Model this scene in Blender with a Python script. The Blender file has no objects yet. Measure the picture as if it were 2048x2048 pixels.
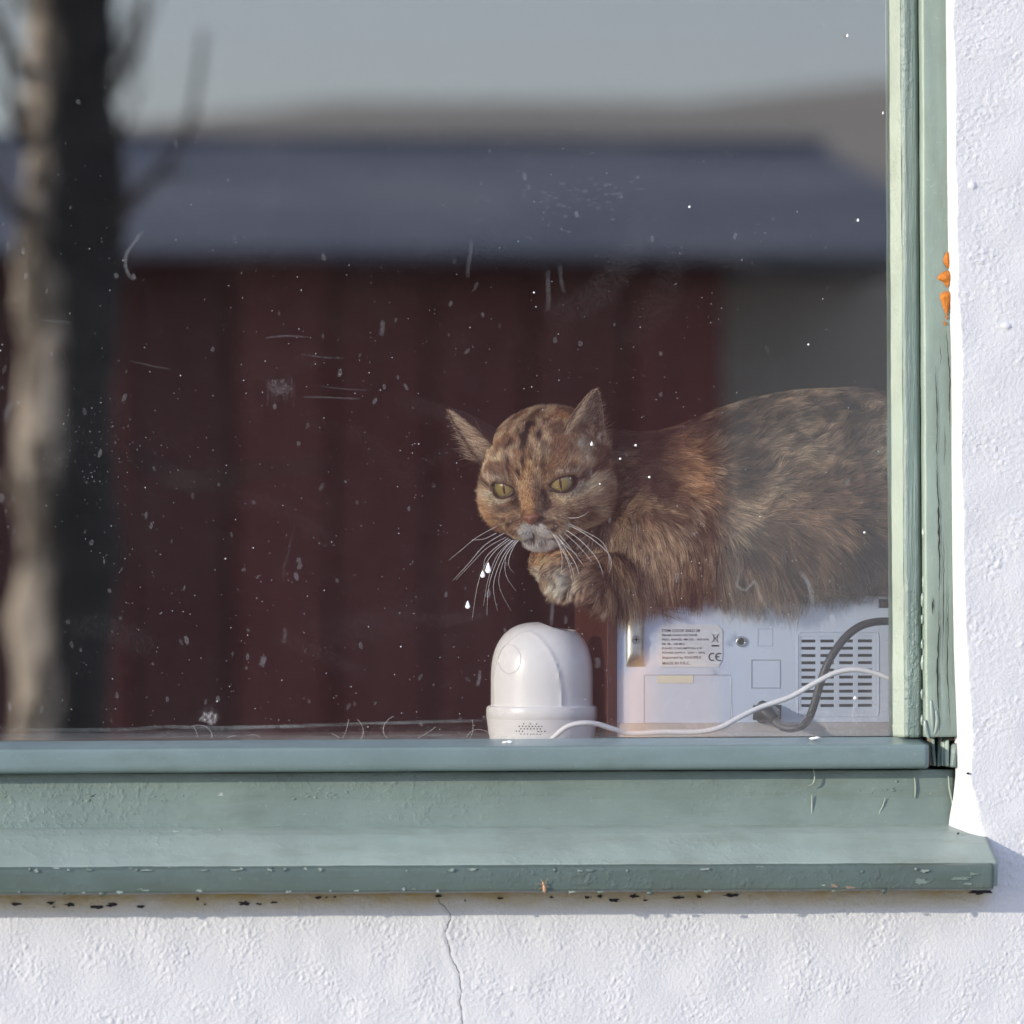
import bpy, bmesh, math, random
import numpy as np
from mathutils import Vector, Matrix
from mathutils.kdtree import KDTree

random.seed(7)
RNG = np.random.RandomState(11)
scene = bpy.context.scene
col = scene.collection

# ------------------------------------------------------------------ camera
CAM = Vector((-0.97, -5.5, 0.0))
FW = 0.72                                  # width of the view at the glass, metres
DT = CAM.length
camd = bpy.data.cameras.new('camera')
cam = bpy.data.objects.new('camera', camd)
col.objects.link(cam)
FWD = (-CAM).normalized()
RIGHT = FWD.cross(Vector((0, 0, 1))).normalized()
UPV = RIGHT.cross(FWD)
cam.location = CAM
cam.rotation_euler = FWD.to_track_quat('-Z', 'Y').to_euler()
camd.sensor_width = 36
camd.lens = 36 * DT / FW
camd.clip_end = 2000
camd.dof.use_dof = True
camd.dof.focus_distance = DT + 0.085
camd.dof.aperture_fstop = 10.5
scene.camera = cam

# ------------------------------------------------------------------ sky, sun, exposure
SUN_EL, SUN_AZ = math.radians(12.8), math.radians(63)
S = Vector((-math.sin(SUN_AZ) * math.cos(SUN_EL), -math.cos(SUN_AZ) * math.cos(SUN_EL), math.sin(SUN_EL)))
world = bpy.data.worlds.new('World')
scene.world = world
world.use_nodes = True
wn = world.node_tree.nodes
sky = wn.new('ShaderNodeTexSky')
sky.sky_type = 'NISHITA'
sky.sun_disc = False
sky.sun_elevation = SUN_EL
sky.sun_rotation = math.atan2(S.x, S.y)
sky.dust_density = 0.6
sky.air_density = 0.9
sky.ozone_density = 3.0
haze = wn.new('ShaderNodeMix')                   # thin even high haze over the clear sky
haze.data_type, haze.blend_type = 'RGBA', 'ADD'
haze.inputs[0].default_value = 1.0
haze.inputs[7].default_value = (2.9, 2.85, 3.7, 1)
world.node_tree.links.new(sky.outputs[0], haze.inputs[6])
world.node_tree.links.new(haze.outputs[2], wn['Background'].inputs[0])
wn['Background'].inputs[1].default_value = 0.15
sund = bpy.data.lights.new('sun', 'SUN')
sund.energy = 3.4
sund.angle = math.radians(0.53)
sund.color = (1.0, 0.895, 0.76)
sun = bpy.data.objects.new('sun', sund)
col.objects.link(sun)
sun.rotation_euler = S.to_track_quat('Z', 'Y').to_euler()
sun.location = S * 20
scene.view_settings.view_transform = 'Standard'
scene.view_settings.look = 'None'
scene.view_settings.exposure = 0.47
scene.view_settings.gamma = 1.0
scene.view_settings.use_curve_mapping = False
scene.render.engine = 'CYCLES'
scene.cycles.transparent_max_bounces = 24
scene.cycles.max_bounces = 7
scene.cycles.transmission_bounces = 8

# ------------------------------------------------------------------ helpers
def P(px, py, y):
    """Point on the plane of depth y seen at photograph pixel (px, py)."""
    r = FWD + RIGHT * ((px - 1024) / 2048 * FW / DT) - UPV * ((py - 1024) / 2048 * FW / DT)
    t = (y - CAM.y) / r.y
    return CAM + r * t

def PM(px, py, y):
    """Point of the street (y < 0) whose reflection in the glass is at the pixel."""
    q = P(px, py, -y)
    return Vector((q.x, y, q.z))

def PX(px, y): return P(px, 1024, y).x
def PZ(py, y): return P(1024, py, y).z
def lerp(a, b, t): return a + (b - a) * t

def sm(a, b, x):
    t = np.clip((x - a) / (b - a), 0, 1)
    return t * t * (3 - 2 * t)

NT = RNG.rand(64, 64, 64).astype(np.float32)
def noise3(p, scale, seed=0):
    """Value noise in 0..1, p in metres, scale = feature size in metres."""
    q = np.asarray(p, dtype=np.float32) / scale + seed * 17.37
    i = np.floor(q).astype(np.int64)
    f = q - i
    f = f * f * (3 - 2 * f)
    i0 = i & 63
    i1 = (i + 1) & 63
    x0, y0, z0 = i0[..., 0], i0[..., 1], i0[..., 2]
    x1, y1, z1 = i1[..., 0], i1[..., 1], i1[..., 2]
    fx, fy, fz = f[..., 0], f[..., 1], f[..., 2]
    a = NT[x0, y0, z0] * (1 - fx) + NT[x1, y0, z0] * fx
    b = NT[x0, y1, z0] * (1 - fx) + NT[x1, y1, z0] * fx
    c = NT[x0, y0, z1] * (1 - fx) + NT[x1, y0, z1] * fx
    d = NT[x0, y1, z1] * (1 - fx) + NT[x1, y1, z1] * fx
    return (a * (1 - fy) + b * fy) * (1 - fz) + (c * (1 - fy) + d * fy) * fz

def fbm(p, scale, seed=0):
    return 0.55 * noise3(p, scale, seed) + 0.3 * noise3(p, scale * .47, seed + 1) + 0.15 * noise3(p, scale * .21, seed + 2)

def tag(o, label=None, cat=None, group=None, kind=None):
    if label: o['label'] = label
    if cat: o['category'] = cat
    if group: o['group'] = group
    if kind: o['kind'] = kind
    return o

def attach(o, parent):
    if parent is not None:
        o.parent = parent
        if parent.type == 'EMPTY':
            o.matrix_parent_inverse = Matrix.Translation(-Vector(parent.location))
    return o

def empty(name, loc):
    o = bpy.data.objects.new(name, None)
    o.empty_display_size = 0.05
    o.location = loc
    col.objects.link(o)
    return o

def mesh_obj(name, verts, faces, mat, parent=None, smooth=False, colors=None):
    me = bpy.data.meshes.new(name)
    me.from_pydata([tuple(v) for v in verts] if not isinstance(verts, np.ndarray) else verts.tolist(), [],
                   faces if not isinstance(faces, np.ndarray) else faces.tolist())
    if mat is not None:
        me.materials.append(mat)
    if smooth:
        me.polygons.foreach_set('use_smooth', np.ones(len(me.polygons), dtype=bool))
    if colors is not None:
        at = me.color_attributes.new('col', 'FLOAT_COLOR', 'POINT')
        c = np.ones((len(verts), 4), dtype=np.float32)
        colors = np.asarray(colors)
        c[:, :colors.shape[1]] = colors
        at.data.foreach_set('color', c.ravel())
    me.update()
    o = bpy.data.objects.new(name, me)
    col.objects.link(o)
    return attach(o, parent)

class MB:
    """Collects shapes for ONE mesh object."""
    def __init__(self): self.v, self.f = [], []
    def add(self, verts, faces):
        n = len(self.v)
        self.v += [Vector(p) for p in verts]
        self.f += [[i + n for i in f] for f in faces]
        return self
    def box(self, a, b):
        (x0, y0, z0), (x1, y1, z1) = a, b
        return self.add([(x0, y0, z0), (x1, y0, z0), (x1, y1, z0), (x0, y1, z0), (x0, y0, z1), (x1, y0, z1), (x1, y1, z1), (x0, y1, z1)],
                        [(0, 3, 2, 1), (4, 5, 6, 7), (0, 1, 5, 4), (1, 2, 6, 5), (2, 3, 7, 6), (3, 0, 4, 7)])
    def tube(self, pts, rad, n=8, cap=True, flat=1.0):
        pts = [Vector(p) for p in pts]
        rad = rad if hasattr(rad, '__len__') else [rad] * len(pts)
        ref = Vector((0.13, 0.2, 1)).normalized()
        rings, vs, fs = [], [], []
        for i, p in enumerate(pts):
            t = (pts[min(i + 1, len(pts) - 1)] - pts[max(i - 1, 0)]).normalized()
            if i == 0 and abs(t.dot(ref)) > .95: ref = Vector((1, 0.1, 0))
            a = (ref - t * ref.dot(t)).normalized()
            ref = a
            b = t.cross(a)
            for k in range(n):
                an = 2 * math.pi * k / n
                vs.append(p + (a * math.cos(an) + b * math.sin(an) * flat) * rad[i])
        for i in range(len(pts) - 1):
            for k in range(n):
                fs.append((i * n + k, i * n + (k + 1) % n, (i + 1) * n + (k + 1) % n, (i + 1) * n + k))
        if cap:
            fs.append(tuple(range(n - 1, -1, -1)))
            fs.append(tuple((len(pts) - 1) * n + k for k in range(n)))
        return self.add(vs, fs)
    def cyl(self, c, axis, r0, r1, h, n=20):
        c, axis = Vector(c), Vector(axis).normalized()
        return self.tube([c, c + axis * h], [r0, r1], n)
    def ball(self, c, r, seg=16, rings=10, rot=None):
        c = Vector(c)
        r = r if hasattr(r, '__len__') else (r, r, r)
        vs, fs = [], []
        for i in range(rings + 1):
            th = math.pi * i / rings
            for k in range(seg):
                ph = 2 * math.pi * k / seg
                v = Vector((r[0] * math.sin(th) * math.cos(ph), r[1] * math.sin(th) * math.sin(ph), r[2] * math.cos(th)))
                if rot is not None: v = rot @ v
                vs.append(c + v)
        for i in range(rings):
            for k in range(seg):
                fs.append((i * seg + k, (i + 1) * seg + k, (i + 1) * seg + (k + 1) % seg, i * seg + (k + 1) % seg))
        return self.add(vs, fs)
    def build(self, name, mat, parent=None, smooth=False, bevel=0, seg=2):
        o = mesh_obj(name, self.v, self.f, mat, parent, smooth)
        if bevel:
            m = o.modifiers.new('bevel', 'BEVEL')
            m.width = bevel; m.segments = seg; m.limit_method = 'ANGLE'
            m.angle_limit = math.radians(35)
        return o

def catmull(pts, n=8):
    pts = [Vector(p) for p in pts]
    out = []
    for i in range(len(pts) - 1):
        p0, p1, p2, p3 = pts[max(i - 1, 0)], pts[i], pts[i + 1], pts[min(i + 2, len(pts) - 1)]
        for k in range(n):
            t = k / n
            out.append(0.5 * ((2 * p1) + (p2 - p0) * t + (2 * p0 - 5 * p1 + 4 * p2 - p3) * t * t + (3 * p1 - p0 - 3 * p2 + p3) * t ** 3))
    out.append(pts[-1])
    return out

def round_poly(pts, r, n=3):
    out = []
    m = len(pts)
    for i in range(m):
        p, a, b = Vector(pts[i]), Vector(pts[i - 1]), Vector(pts[(i + 1) % m])
        ra = min(r, (a - p).length * .45); rb = min(r, (b - p).length * .45)
        s, e = p + (a - p).normalized() * ra, p + (b - p).normalized() * rb
        for k in range(n + 1):
            t = k / n
            out.append(s * (1 - t) ** 2 + p * 2 * t * (1 - t) + e * t * t)
    return out

def extrude(name, prof, axis, a, b, seg, mat, parent, noise=0.0003, r=0.0012, seed=0, tilt=0.0, pivot=0.0, dense=1):
    """Closed 2D profile swept along axis 'x' (prof = y,z) or 'z' (prof = x,y)."""
    pr = round_poly(prof, r)
    n = len(pr)
    vs = []
    for i in range(seg + 1):
        t = lerp(a, b, i / seg)
        for q in pr:
            vs.append((t, q[0], q[1]) if axis == 'x' else (q[0], q[1], t))
    vs = np.array(vs, dtype=np.float64)
    if noise:
        for k in range(3):
            vs[:, k] += (fbm(vs * np.array([.25, 1, 1] if axis == 'x' else [1, 1, .25]), 0.006, seed + k * 3) - .5) * noise * 2
    if tilt:
        if axis == 'x': vs[:, 2] += (vs[:, 0] - pivot) * tilt
        else: vs[:, 0] += (vs[:, 2] - pivot) * tilt
    fs = []
    for i in range(seg):
        for k in range(n):
            fs.append((i * n + k, i * n + (k + 1) % n, (i + 1) * n + (k + 1) % n, (i + 1) * n + k))
    fs.append(tuple(range(n - 1, -1, -1)))
    fs.append(tuple(seg * n + k for k in range(n)))
    o = mesh_obj(name, vs, fs, mat, parent, smooth=True)
    bm = bmesh.new(); bm.from_mesh(o.data)
    bmesh.ops.recalc_face_normals(bm, faces=bm.faces)
    for f in bm.faces:
        if len(f.verts) > 4: f.smooth = False
    bm.to_mesh(o.data); bm.free()
    return o

# ------------------------------------------------------------------ materials
class NodeMat:
    def __init__(self, name):
        self.m = bpy.data.materials.new(name)
        self.m.use_nodes = True
        self.t = self.m.node_tree
        self.n = self.t.nodes
        self.b = self.n['Principled BSDF']
        self.out = self.n['Material Output']
    def new(self, kind, **kw):
        n = self.n.new(kind)
        for k, v in kw.items():
            if k in n.inputs.keys(): n.inputs[k].default_value = v
            else: setattr(n, k, v)
        return n
    def link(self, a, b): self.t.links.new(a, b)
    def coords(self, scale=(1, 1, 1), kind='Object'):
        tc = self.new('ShaderNodeTexCoord')
        mp = self.new('ShaderNodeMapping')
        mp.inputs['Scale'].default_value = scale
        self.link(tc.outputs[kind], mp.inputs['Vector'])
        return mp.outputs['Vector']
    def noise(self, vec, scale, detail=4, rough=.6, dist=0.0):
        n = self.new('ShaderNodeTexNoise')
        n.inputs['Scale'].default_value = scale
        n.inputs['Detail'].default_value = detail
        n.inputs['Roughness'].default_value = rough
        n.inputs['Distortion'].default_value = dist
        self.link(vec, n.inputs['Vector'])
        return n.outputs['Fac']
    def ramp(self, fac, stops):
        r = self.new('ShaderNodeValToRGB')
        el = r.color_ramp.elements
        while len(el) < len(stops): el.new(0.5)
        for e, (p, c) in zip(el, stops):
            e.position = p
            e.color = c if len(c) == 4 else (*c, 1)
        self.link(fac, r.inputs[0])
        return r.outputs['Color']
    def mix(self, fac, a, b):
        m = self.new('ShaderNodeMix', data_type='RGBA')
        for s, i in ((fac, 0), (a, 6), (b, 7)):
            if hasattr(s, 'is_linked'): self.link(s, m.inputs[i])
            elif i == 0: m.inputs[0].default_value = s
            else: m.inputs[i].default_value = (*s, 1)
        return m.outputs[2]
    def math(self, op, a, b=None, clamp=False):
        m = self.new('ShaderNodeMath', operation=op)
        m.use_clamp = clamp
        for s, i in ((a, 0), (b, 1)):
            if s is None: continue
            if hasattr(s, 'is_linked'): self.link(s, m.inputs[i])
            else: m.inputs[i].default_value = s
        return m.outputs[0]
    def base(self, c):
        if hasattr(c, 'is_linked'): self.link(c, self.b.inputs['Base Color'])
        else: self.b.inputs['Base Color'].default_value = (*c, 1)
        return self
    def set(self, **kw):
        for k, v in kw.items():
            self.b.inputs[k.replace('_', ' ')].default_value = v
        return self
    def bump(self, h, strength=.5, dist=.001):
        b = self.new('ShaderNodeBump')
        b.inputs['Strength'].default_value = strength
        b.inputs['Distance'].default_value = dist
        self.link(h, b.inputs['Height'])
        self.link(b.outputs['Normal'], self.b.inputs['Normal'])
        return self

def plain(name, c, rough=.5, metallic=0.0, var=0.0, scale=40, bump=0.0, bscale=200):
    m = NodeMat(name)
    m.set(Roughness=rough, Metallic=metallic)
    if var or bump:
        v = m.coords()
    if var:
        m.base(m.mix(m.noise(v, scale), tuple(x * (1 - var) for x in c), tuple(min(1, x * (1 + var)) for x in c)))
    else:
        m.base(c)
    if bump: m.bump(m.noise(v, bscale, 5), bump, .0006)
    return m.m

def paint(name, c, stretch, rough=.38, chips=0.0, bump=.5, grain=0.25, bscale=1.0):
    """Old brush-painted wood: uneven colour, brush lines, lumps and a few chips."""
    m = NodeMat(name)
    v = m.coords()
    vs = m.coords(stretch)
    big = m.noise(v, 14, 5)
    colr = m.mix(m.ramp(big, [(.3, (0, 0, 0)), (.7, (1, 1, 1))]), tuple(x * .86 for x in c), tuple(min(1, x * 1.12) for x in c))
    fine = m.noise(v, 420, 3)
    colr = m.mix(m.math('MULTIPLY', m.ramp(fine, [(.62, (0, 0, 0)), (.72, (1, 1, 1))]), .35), colr, tuple(min(1, x * 1.6 + .02) for x in c))
    gr = m.noise(m.coords(tuple(.7 * q + .3 for q in stretch)), 45, 5, .65)
    colr = m.mix(m.math('MULTIPLY', m.ramp(gr, [(.5, (0, 0, 0)), (.72, (1, 1, 1))]), .45), colr, tuple(x * w for x, w in zip(c, (.62, .60, .50))))
    colr = m.mix(m.math('MULTIPLY', m.ramp(m.noise(v, 6, 3), [(.4, (0, 0, 0)), (.7, (1, 1, 1))]), .5), colr, tuple(x * w for x, w in zip(c, (.95, 1.0, 1.05))))
    if chips:
        ch = m.noise(m.coords(tuple(.55 * s + .45 for s in stretch)), 130, 6, .62)
        colr = m.mix(m.ramp(ch, [(.74 - chips, (0, 0, 0)), (.755 - chips, (1, 1, 1))]), colr, (.34, .36, .32))
    m.base(colr)
    m.set(Roughness=rough)
    h = m.math('MULTIPLY', m.noise(vs, 260 * bscale, 5, .65), grain)
    lump = m.ramp(m.noise(v, 170 * bscale, 4, .6), [(.5, (0, 0, 0)), (.72, (1, 1, 1))])
    area = m.ramp(m.noise(m.coords(tuple(.8 * q + .2 for q in stretch)), 17, 3), [(.46, (.06, .06, .06)), (.66, (1, 1, 1))])
    h = m.math('ADD', h, m.math('MULTIPLY', m.math('MULTIPLY', lump, area), .9))
    m.bump(h, bump, .0012)
    return m.m

M_JAMB = paint('green paint jamb', (.235, .298, .247), (1, 1, .06), .4, bump=.35, grain=.45)
M_STILE = paint('green paint stile', (.160, .214, .19), (1, 1, .05), .35, chips=.05, bump=1.0, grain=1.3)
M_BEAD = paint('light green putty', (.28, .33, .275), (1, 1, .2), .45, chips=.06, bump=.6, grain=.5)
M_DRIP = paint('green enamel strip', (.142, .198, .192), (.05, 1, 1), .3, bump=.12, grain=.2)
M_RAIL = paint('green paint rail', (.150, .198, .168), (.05, 1, 1), .38, chips=.045, bump=.55, grain=.7)
M_SILL = paint('green paint sill', (.076, .106, .090), (.1, 1, 1), .33, chips=.075, bump=.55, grain=.35)
M_SILLTOP = paint('green paint with sky sheen', (.24, .292, .256), (.12, 1, 1), .3, bump=.35, grain=.3)  # lighter than the nosing: sky sheen on the slope put into the colour
M_CRACK = plain('dark crack', (.012, .011, .01), .9)
M_BAREWOOD = plain('bare weathered wood', (.19, .15, .105), .8, var=.4, scale=160, bump=.6)
M_CHIP = plain('black flaked patch', (.018, .016, .02), .8, var=.5, scale=300)
M_WHITE = plain('white enamel drop', (.85, .85, .85), .35)

def plaster_material():
    m = NodeMat('white plaster')
    v = m.coords()
    n1 = m.noise(v, 22, 5)
    c = m.mix(n1, (.53, .545, .556), (.605, .616, .622))
    sep = m.new('ShaderNodeSeparateXYZ')
    m.link(v, sep.inputs[0])
    zs = PZ(1790, -.046)
    g = m.new('ShaderNodeMapRange')
    g.inputs['From Min'].default_value = zs - .014
    g.inputs['From Max'].default_value = zs + .001
    m.link(sep.outputs[2], g.inputs[0])
    gx = m.new('ShaderNodeMapRange')
    gx.inputs['From Min'].default_value = PX(1990, -.046)
    gx.inputs['From Max'].default_value = PX(1960, -.046)
    m.link(sep.outputs[0], gx.inputs[0])
    lim = m.math('LESS_THAN', sep.outputs[2], zs + .006)
    st = m.noise(m.coords((.6, 1, 1.6)), 60, 4, .7)
    fac = m.math('MULTIPLY', m.math('MULTIPLY', lim, m.math('MULTIPLY', g.outputs[0], gx.outputs[0])), m.ramp(st, [(.25, (.35, .35, .35)), (.6, (1, 1, 1))]), True)
    c = m.mix(fac, c, (.42, .32, .13))
    sp = m.noise(v, 900, 2)
    c = m.mix(m.ramp(sp, [(.74, (0, 0, 0)), (.78, (.5, .5, .5))]), c, (.35, .33, .30))
    m.base(c)
    m.set(Roughness=.75)
    m.bump(m.noise(v, 620, 6, .68), .8, .0009)
    return m.m
M_PLASTER = plaster_material()

def glass_material():
    m = NodeMat('window glass')
    m.n.remove(m.b)
    tr = m.new('ShaderNodeBsdfTransparent')
    tr.inputs[0].default_value = (.995, 1, .995, 1)
    gl = m.new('ShaderNodeBsdfGlossy')
    gl.inputs['Roughness'].default_value = 0.0
    gl.inputs['Color'].default_value = (1.0, .965, .935, 1)
    lw = m.new('ShaderNodeLayerWeight')
    lw.inputs['Blend'].default_value = .5
    R0 = .16                                     # coated pane, reflectance of each face
    f5 = m.math('POWER', lw.outputs['Facing'], 5.0)
    fac = m.math('ADD', m.math('MULTIPLY', f5, 1 - R0), R0)
    mx = m.new('ShaderNodeMixShader')
    m.link(fac, mx.inputs[0]); m.link(tr.outputs[0], mx.inputs[1]); m.link(gl.outputs[0], mx.inputs[2])
    # a film of dust on the outer face
    df = m.new('ShaderNodeBsdfDiffuse')
    df.inputs[0].default_value = (.8, .78, .76, 1)
    v = m.coords()
    n1 = m.ramp(m.noise(v, 9, 4), [(.3, (.2, .2, .2)), (.75, (1, 1, 1))])
    n2 = m.ramp(m.noise(v, 70, 3), [(.35, (.55, .55, .55)), (.8, (1, 1, 1))])
    mx2 = m.new('ShaderNodeMixShader')
    m.link(m.math('MULTIPLY', m.math('MULTIPLY', n1, n2), .007), mx2.inputs[0])
    m.link(mx.outputs[0], mx2.inputs[1]); m.link(df.outputs[0], mx2.inputs[2])
    m.link(mx2.outputs[0], m.out.inputs[0])
    return m.m
M_GLASS = glass_material()

def film_material(name, c, k=1.0, breakup=0, stretch=(1, 1, 1)):
    """Thin translucent dirt: coverage comes from the mesh's own 'col' attribute."""
    m = NodeMat(name)
    m.base(c); m.set(Roughness=.7)
    at = m.new('ShaderNodeAttribute'); at.attribute_name = 'col'
    sx = m.new('ShaderNodeSeparateColor'); m.link(at.outputs['Color'], sx.inputs[0])
    fac = m.math('MULTIPLY', sx.outputs[0], k)
    if breakup:
        n = m.noise(m.coords(stretch), breakup, 6, .7)
        fac = m.math('MULTIPLY', fac, m.ramp(n, [(.35, (0, 0, 0)), (.65, (1, 1, 1))]))
    tr = m.new('ShaderNodeBsdfTransparent')
    mx = m.new('ShaderNodeMixShader')
    m.link(fac, mx.inputs[0]); m.link(tr.outputs[0], mx.inputs[1]); m.link(m.b.outputs[0], mx.inputs[2])
    m.link(mx.outputs[0], m.out.inputs[0])
    return m.m

# ================================================================== SETTING
GROUND_Z = -1.5
M_GROUND = plain('pale bounce ground', (.34, .315, .28), .95, var=.25, scale=.8)  # unseen ground made pale to bounce fill light upwards
mesh_obj('ground', [(-600, -600, GROUND_Z), (600, -600, GROUND_Z), (600, 300, GROUND_Z), (-600, 300, GROUND_Z)], [(0, 1, 2, 3)], M_GROUND)['kind'] = 'structure'

def build_hill():
    ys = -210.0
    prof = [(-900, 420), (-300, 330), (0, 285), (250, 250), (420, 225), (600, 203), (900, 198), (1200, 206), (1400, 203), (1600, 184), (1785, 156), (2200, 110), (3000, 160), (5000, 260)]
    xs = [PM(p, q, ys).x for p, q in prof]
    zs = [PM(p, q, ys).z for p, q in prof]
    nx, ny = 90, 26
    v = []
    for j in range(ny):
        t = j / (ny - 1)
        for i in range(nx):
            x = lerp(-220, 220, i / (nx - 1))
            h = float(np.interp(x, xs, zs)) - GROUND_Z
            y = -48 - 162 * t if t < 1 else ys
            e = t ** 0.8
            xx = x * (.35 + .65 * t)
            v.append((xx, y, GROUND_Z - .3 + (h + .3) * e + (math.sin(xx * .31 + y * .2) + math.sin(xx * .13 - y * .11)) * .25 * (1 - t)))
    for i in range(nx):
        v.append((lerp(-220, 220, i / (nx - 1)), -330, GROUND_Z - 1))
    f = [(j * nx + i, j * nx + i + 1, (j + 1) * nx + i + 1, (j + 1) * nx + i) for j in range(ny) for i in range(nx - 1)]
    m = NodeMat('bare hillside')
    c = m.coords()
    m.base(m.ramp(m.noise(c, .12, 8, .65), [(.3, (.34, .33, .27)), (.55, (.46, .43, .34)), (.75, (.52, .49, .40))]))
    m.set(Roughness=1.0)
    tag(mesh_obj('hillside', v, f, m.m, smooth=True), kind='structure')
build_hill()

# the dark room behind the window
M_ROOM = plain('dim room paint', (.07, .05, .045), .9, var=.15, scale=2)
M_FLOORW = plain('dark floorboards', (.06, .04, .028), .6, var=.3, scale=6)
RX0, RX1, RY0, RY1, RZ0, RZ1 = -2.6, 1.5, -.02, 4.2, -1.1, 1.5
def slab(name, a, b, mat): return tag(MB().box(a, b).build(name, mat), kind='structure')
slab('room_floor', (RX0, RY0, RZ0 - .1), (RX1, RY1, RZ0), M_FLOORW)
slab('room_ceiling', (RX0, RY0, RZ1), (RX1, RY1, RZ1 + .1), M_ROOM)
slab('room_wall_back', (RX0 - .1, RY1, RZ0 - .1), (RX1 + .1, RY1 + .1, RZ1 + .1), M_ROOM)
slab('room_wall_left', (RX0 - .1, RY0, RZ0 - .1), (RX0, RY1, RZ1 + .1), M_ROOM)
slab('room_wall_right', (RX1, RY0, RZ0 - .1), (RX1 + .1, RY1, RZ1 + .1), M_ROOM)

# ------------------------------------------------------------------ plaster wall
YW = -.046
WH_N, WH_S = 2048, 1.1                         # height field: samples, metres
def band(lo, hi, seed):
    rs = np.random.RandomState(seed)
    f = np.fft.fft2(rs.randn(WH_N, WH_N))
    k = np.fft.fftfreq(WH_N, WH_S / WH_N)
    kk = np.sqrt(k[:, None] ** 2 + k[None, :] ** 2) + 1e-9
    w = 1 / kk
    g = np.exp(-((np.log(w / math.sqrt(lo * hi))) / (0.5 * math.log(hi / lo))) ** 2)
    r = np.real(np.fft.ifft2(f * g))
    return (r / r.std()).astype(np.float32)
n_a, n_b, n_c, n_low, n_patch = band(.0040, .011, 1), band(.0021, .0050, 2), band(.0014, .0026, 6), band(.03, .09, 3), band(.03, .12, 4)
amp = np.clip(.85 + .42 * n_patch, .15, 1.5)
HF = (.000085 * n_a + .000085 * n_b * (1 + .25 * n_a) + .00007 * n_c) * amp + .00022 * n_low
HF += .00008 * np.clip(n_b * .8 + .6 * n_c - .9, 0, 2) * amp
blob = band(.010, .020, 5)
HF += .0008 * np.clip(blob - 2.5, 0, 1.5)
def wall_h(x, z):
    u = (np.asarray(x) / WH_S + .5) % 1 * (WH_N - 1)
    w = (np.asarray(z) / WH_S + .5) % 1 * (WH_N - 1)
    i, j = u.astype(int), w.astype(int)
    i1, j1 = np.minimum(i + 1, WH_N - 1), np.minimum(j + 1, WH_N - 1)
    a, b = u - i, w - j
    return HF[i, j] * (1 - a) * (1 - b) + HF[i1, j] * a * (1 - b) + HF[i, j1] * (1 - a) * b + HF[i1, j1] * a * b

wall = empty('plaster_wall', (0, YW, GROUND_Z))
tag(wall, 'rough white plaster house wall around the green window', 'wall')
crack_px = [(876, 1792), (880, 1806), (888, 1812), (901, 1828), (901, 1838), (893, 1855), (890, 1870), (897, 1890), (902, 1912), (910, 1930), (919, 1948), (922, 1985), (919, 2000), (924, 2020), (925, 2060), (930, 2100)]
crack_w = [P(a, b, YW) for a, b in crack_px]
CX = np.array([p.x for p in crack_w]); CZ = np.array([p.z for p in crack_w])
def groove(x, z):
    d = np.abs(x - np.interp(z, CZ[::-1], CX[::-1]))
    return -.0004 * np.exp(-(d / .0006) ** 2) + .00018 * np.exp(-((d - .003) / .0022) ** 2) * (z < CZ[0])

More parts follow.
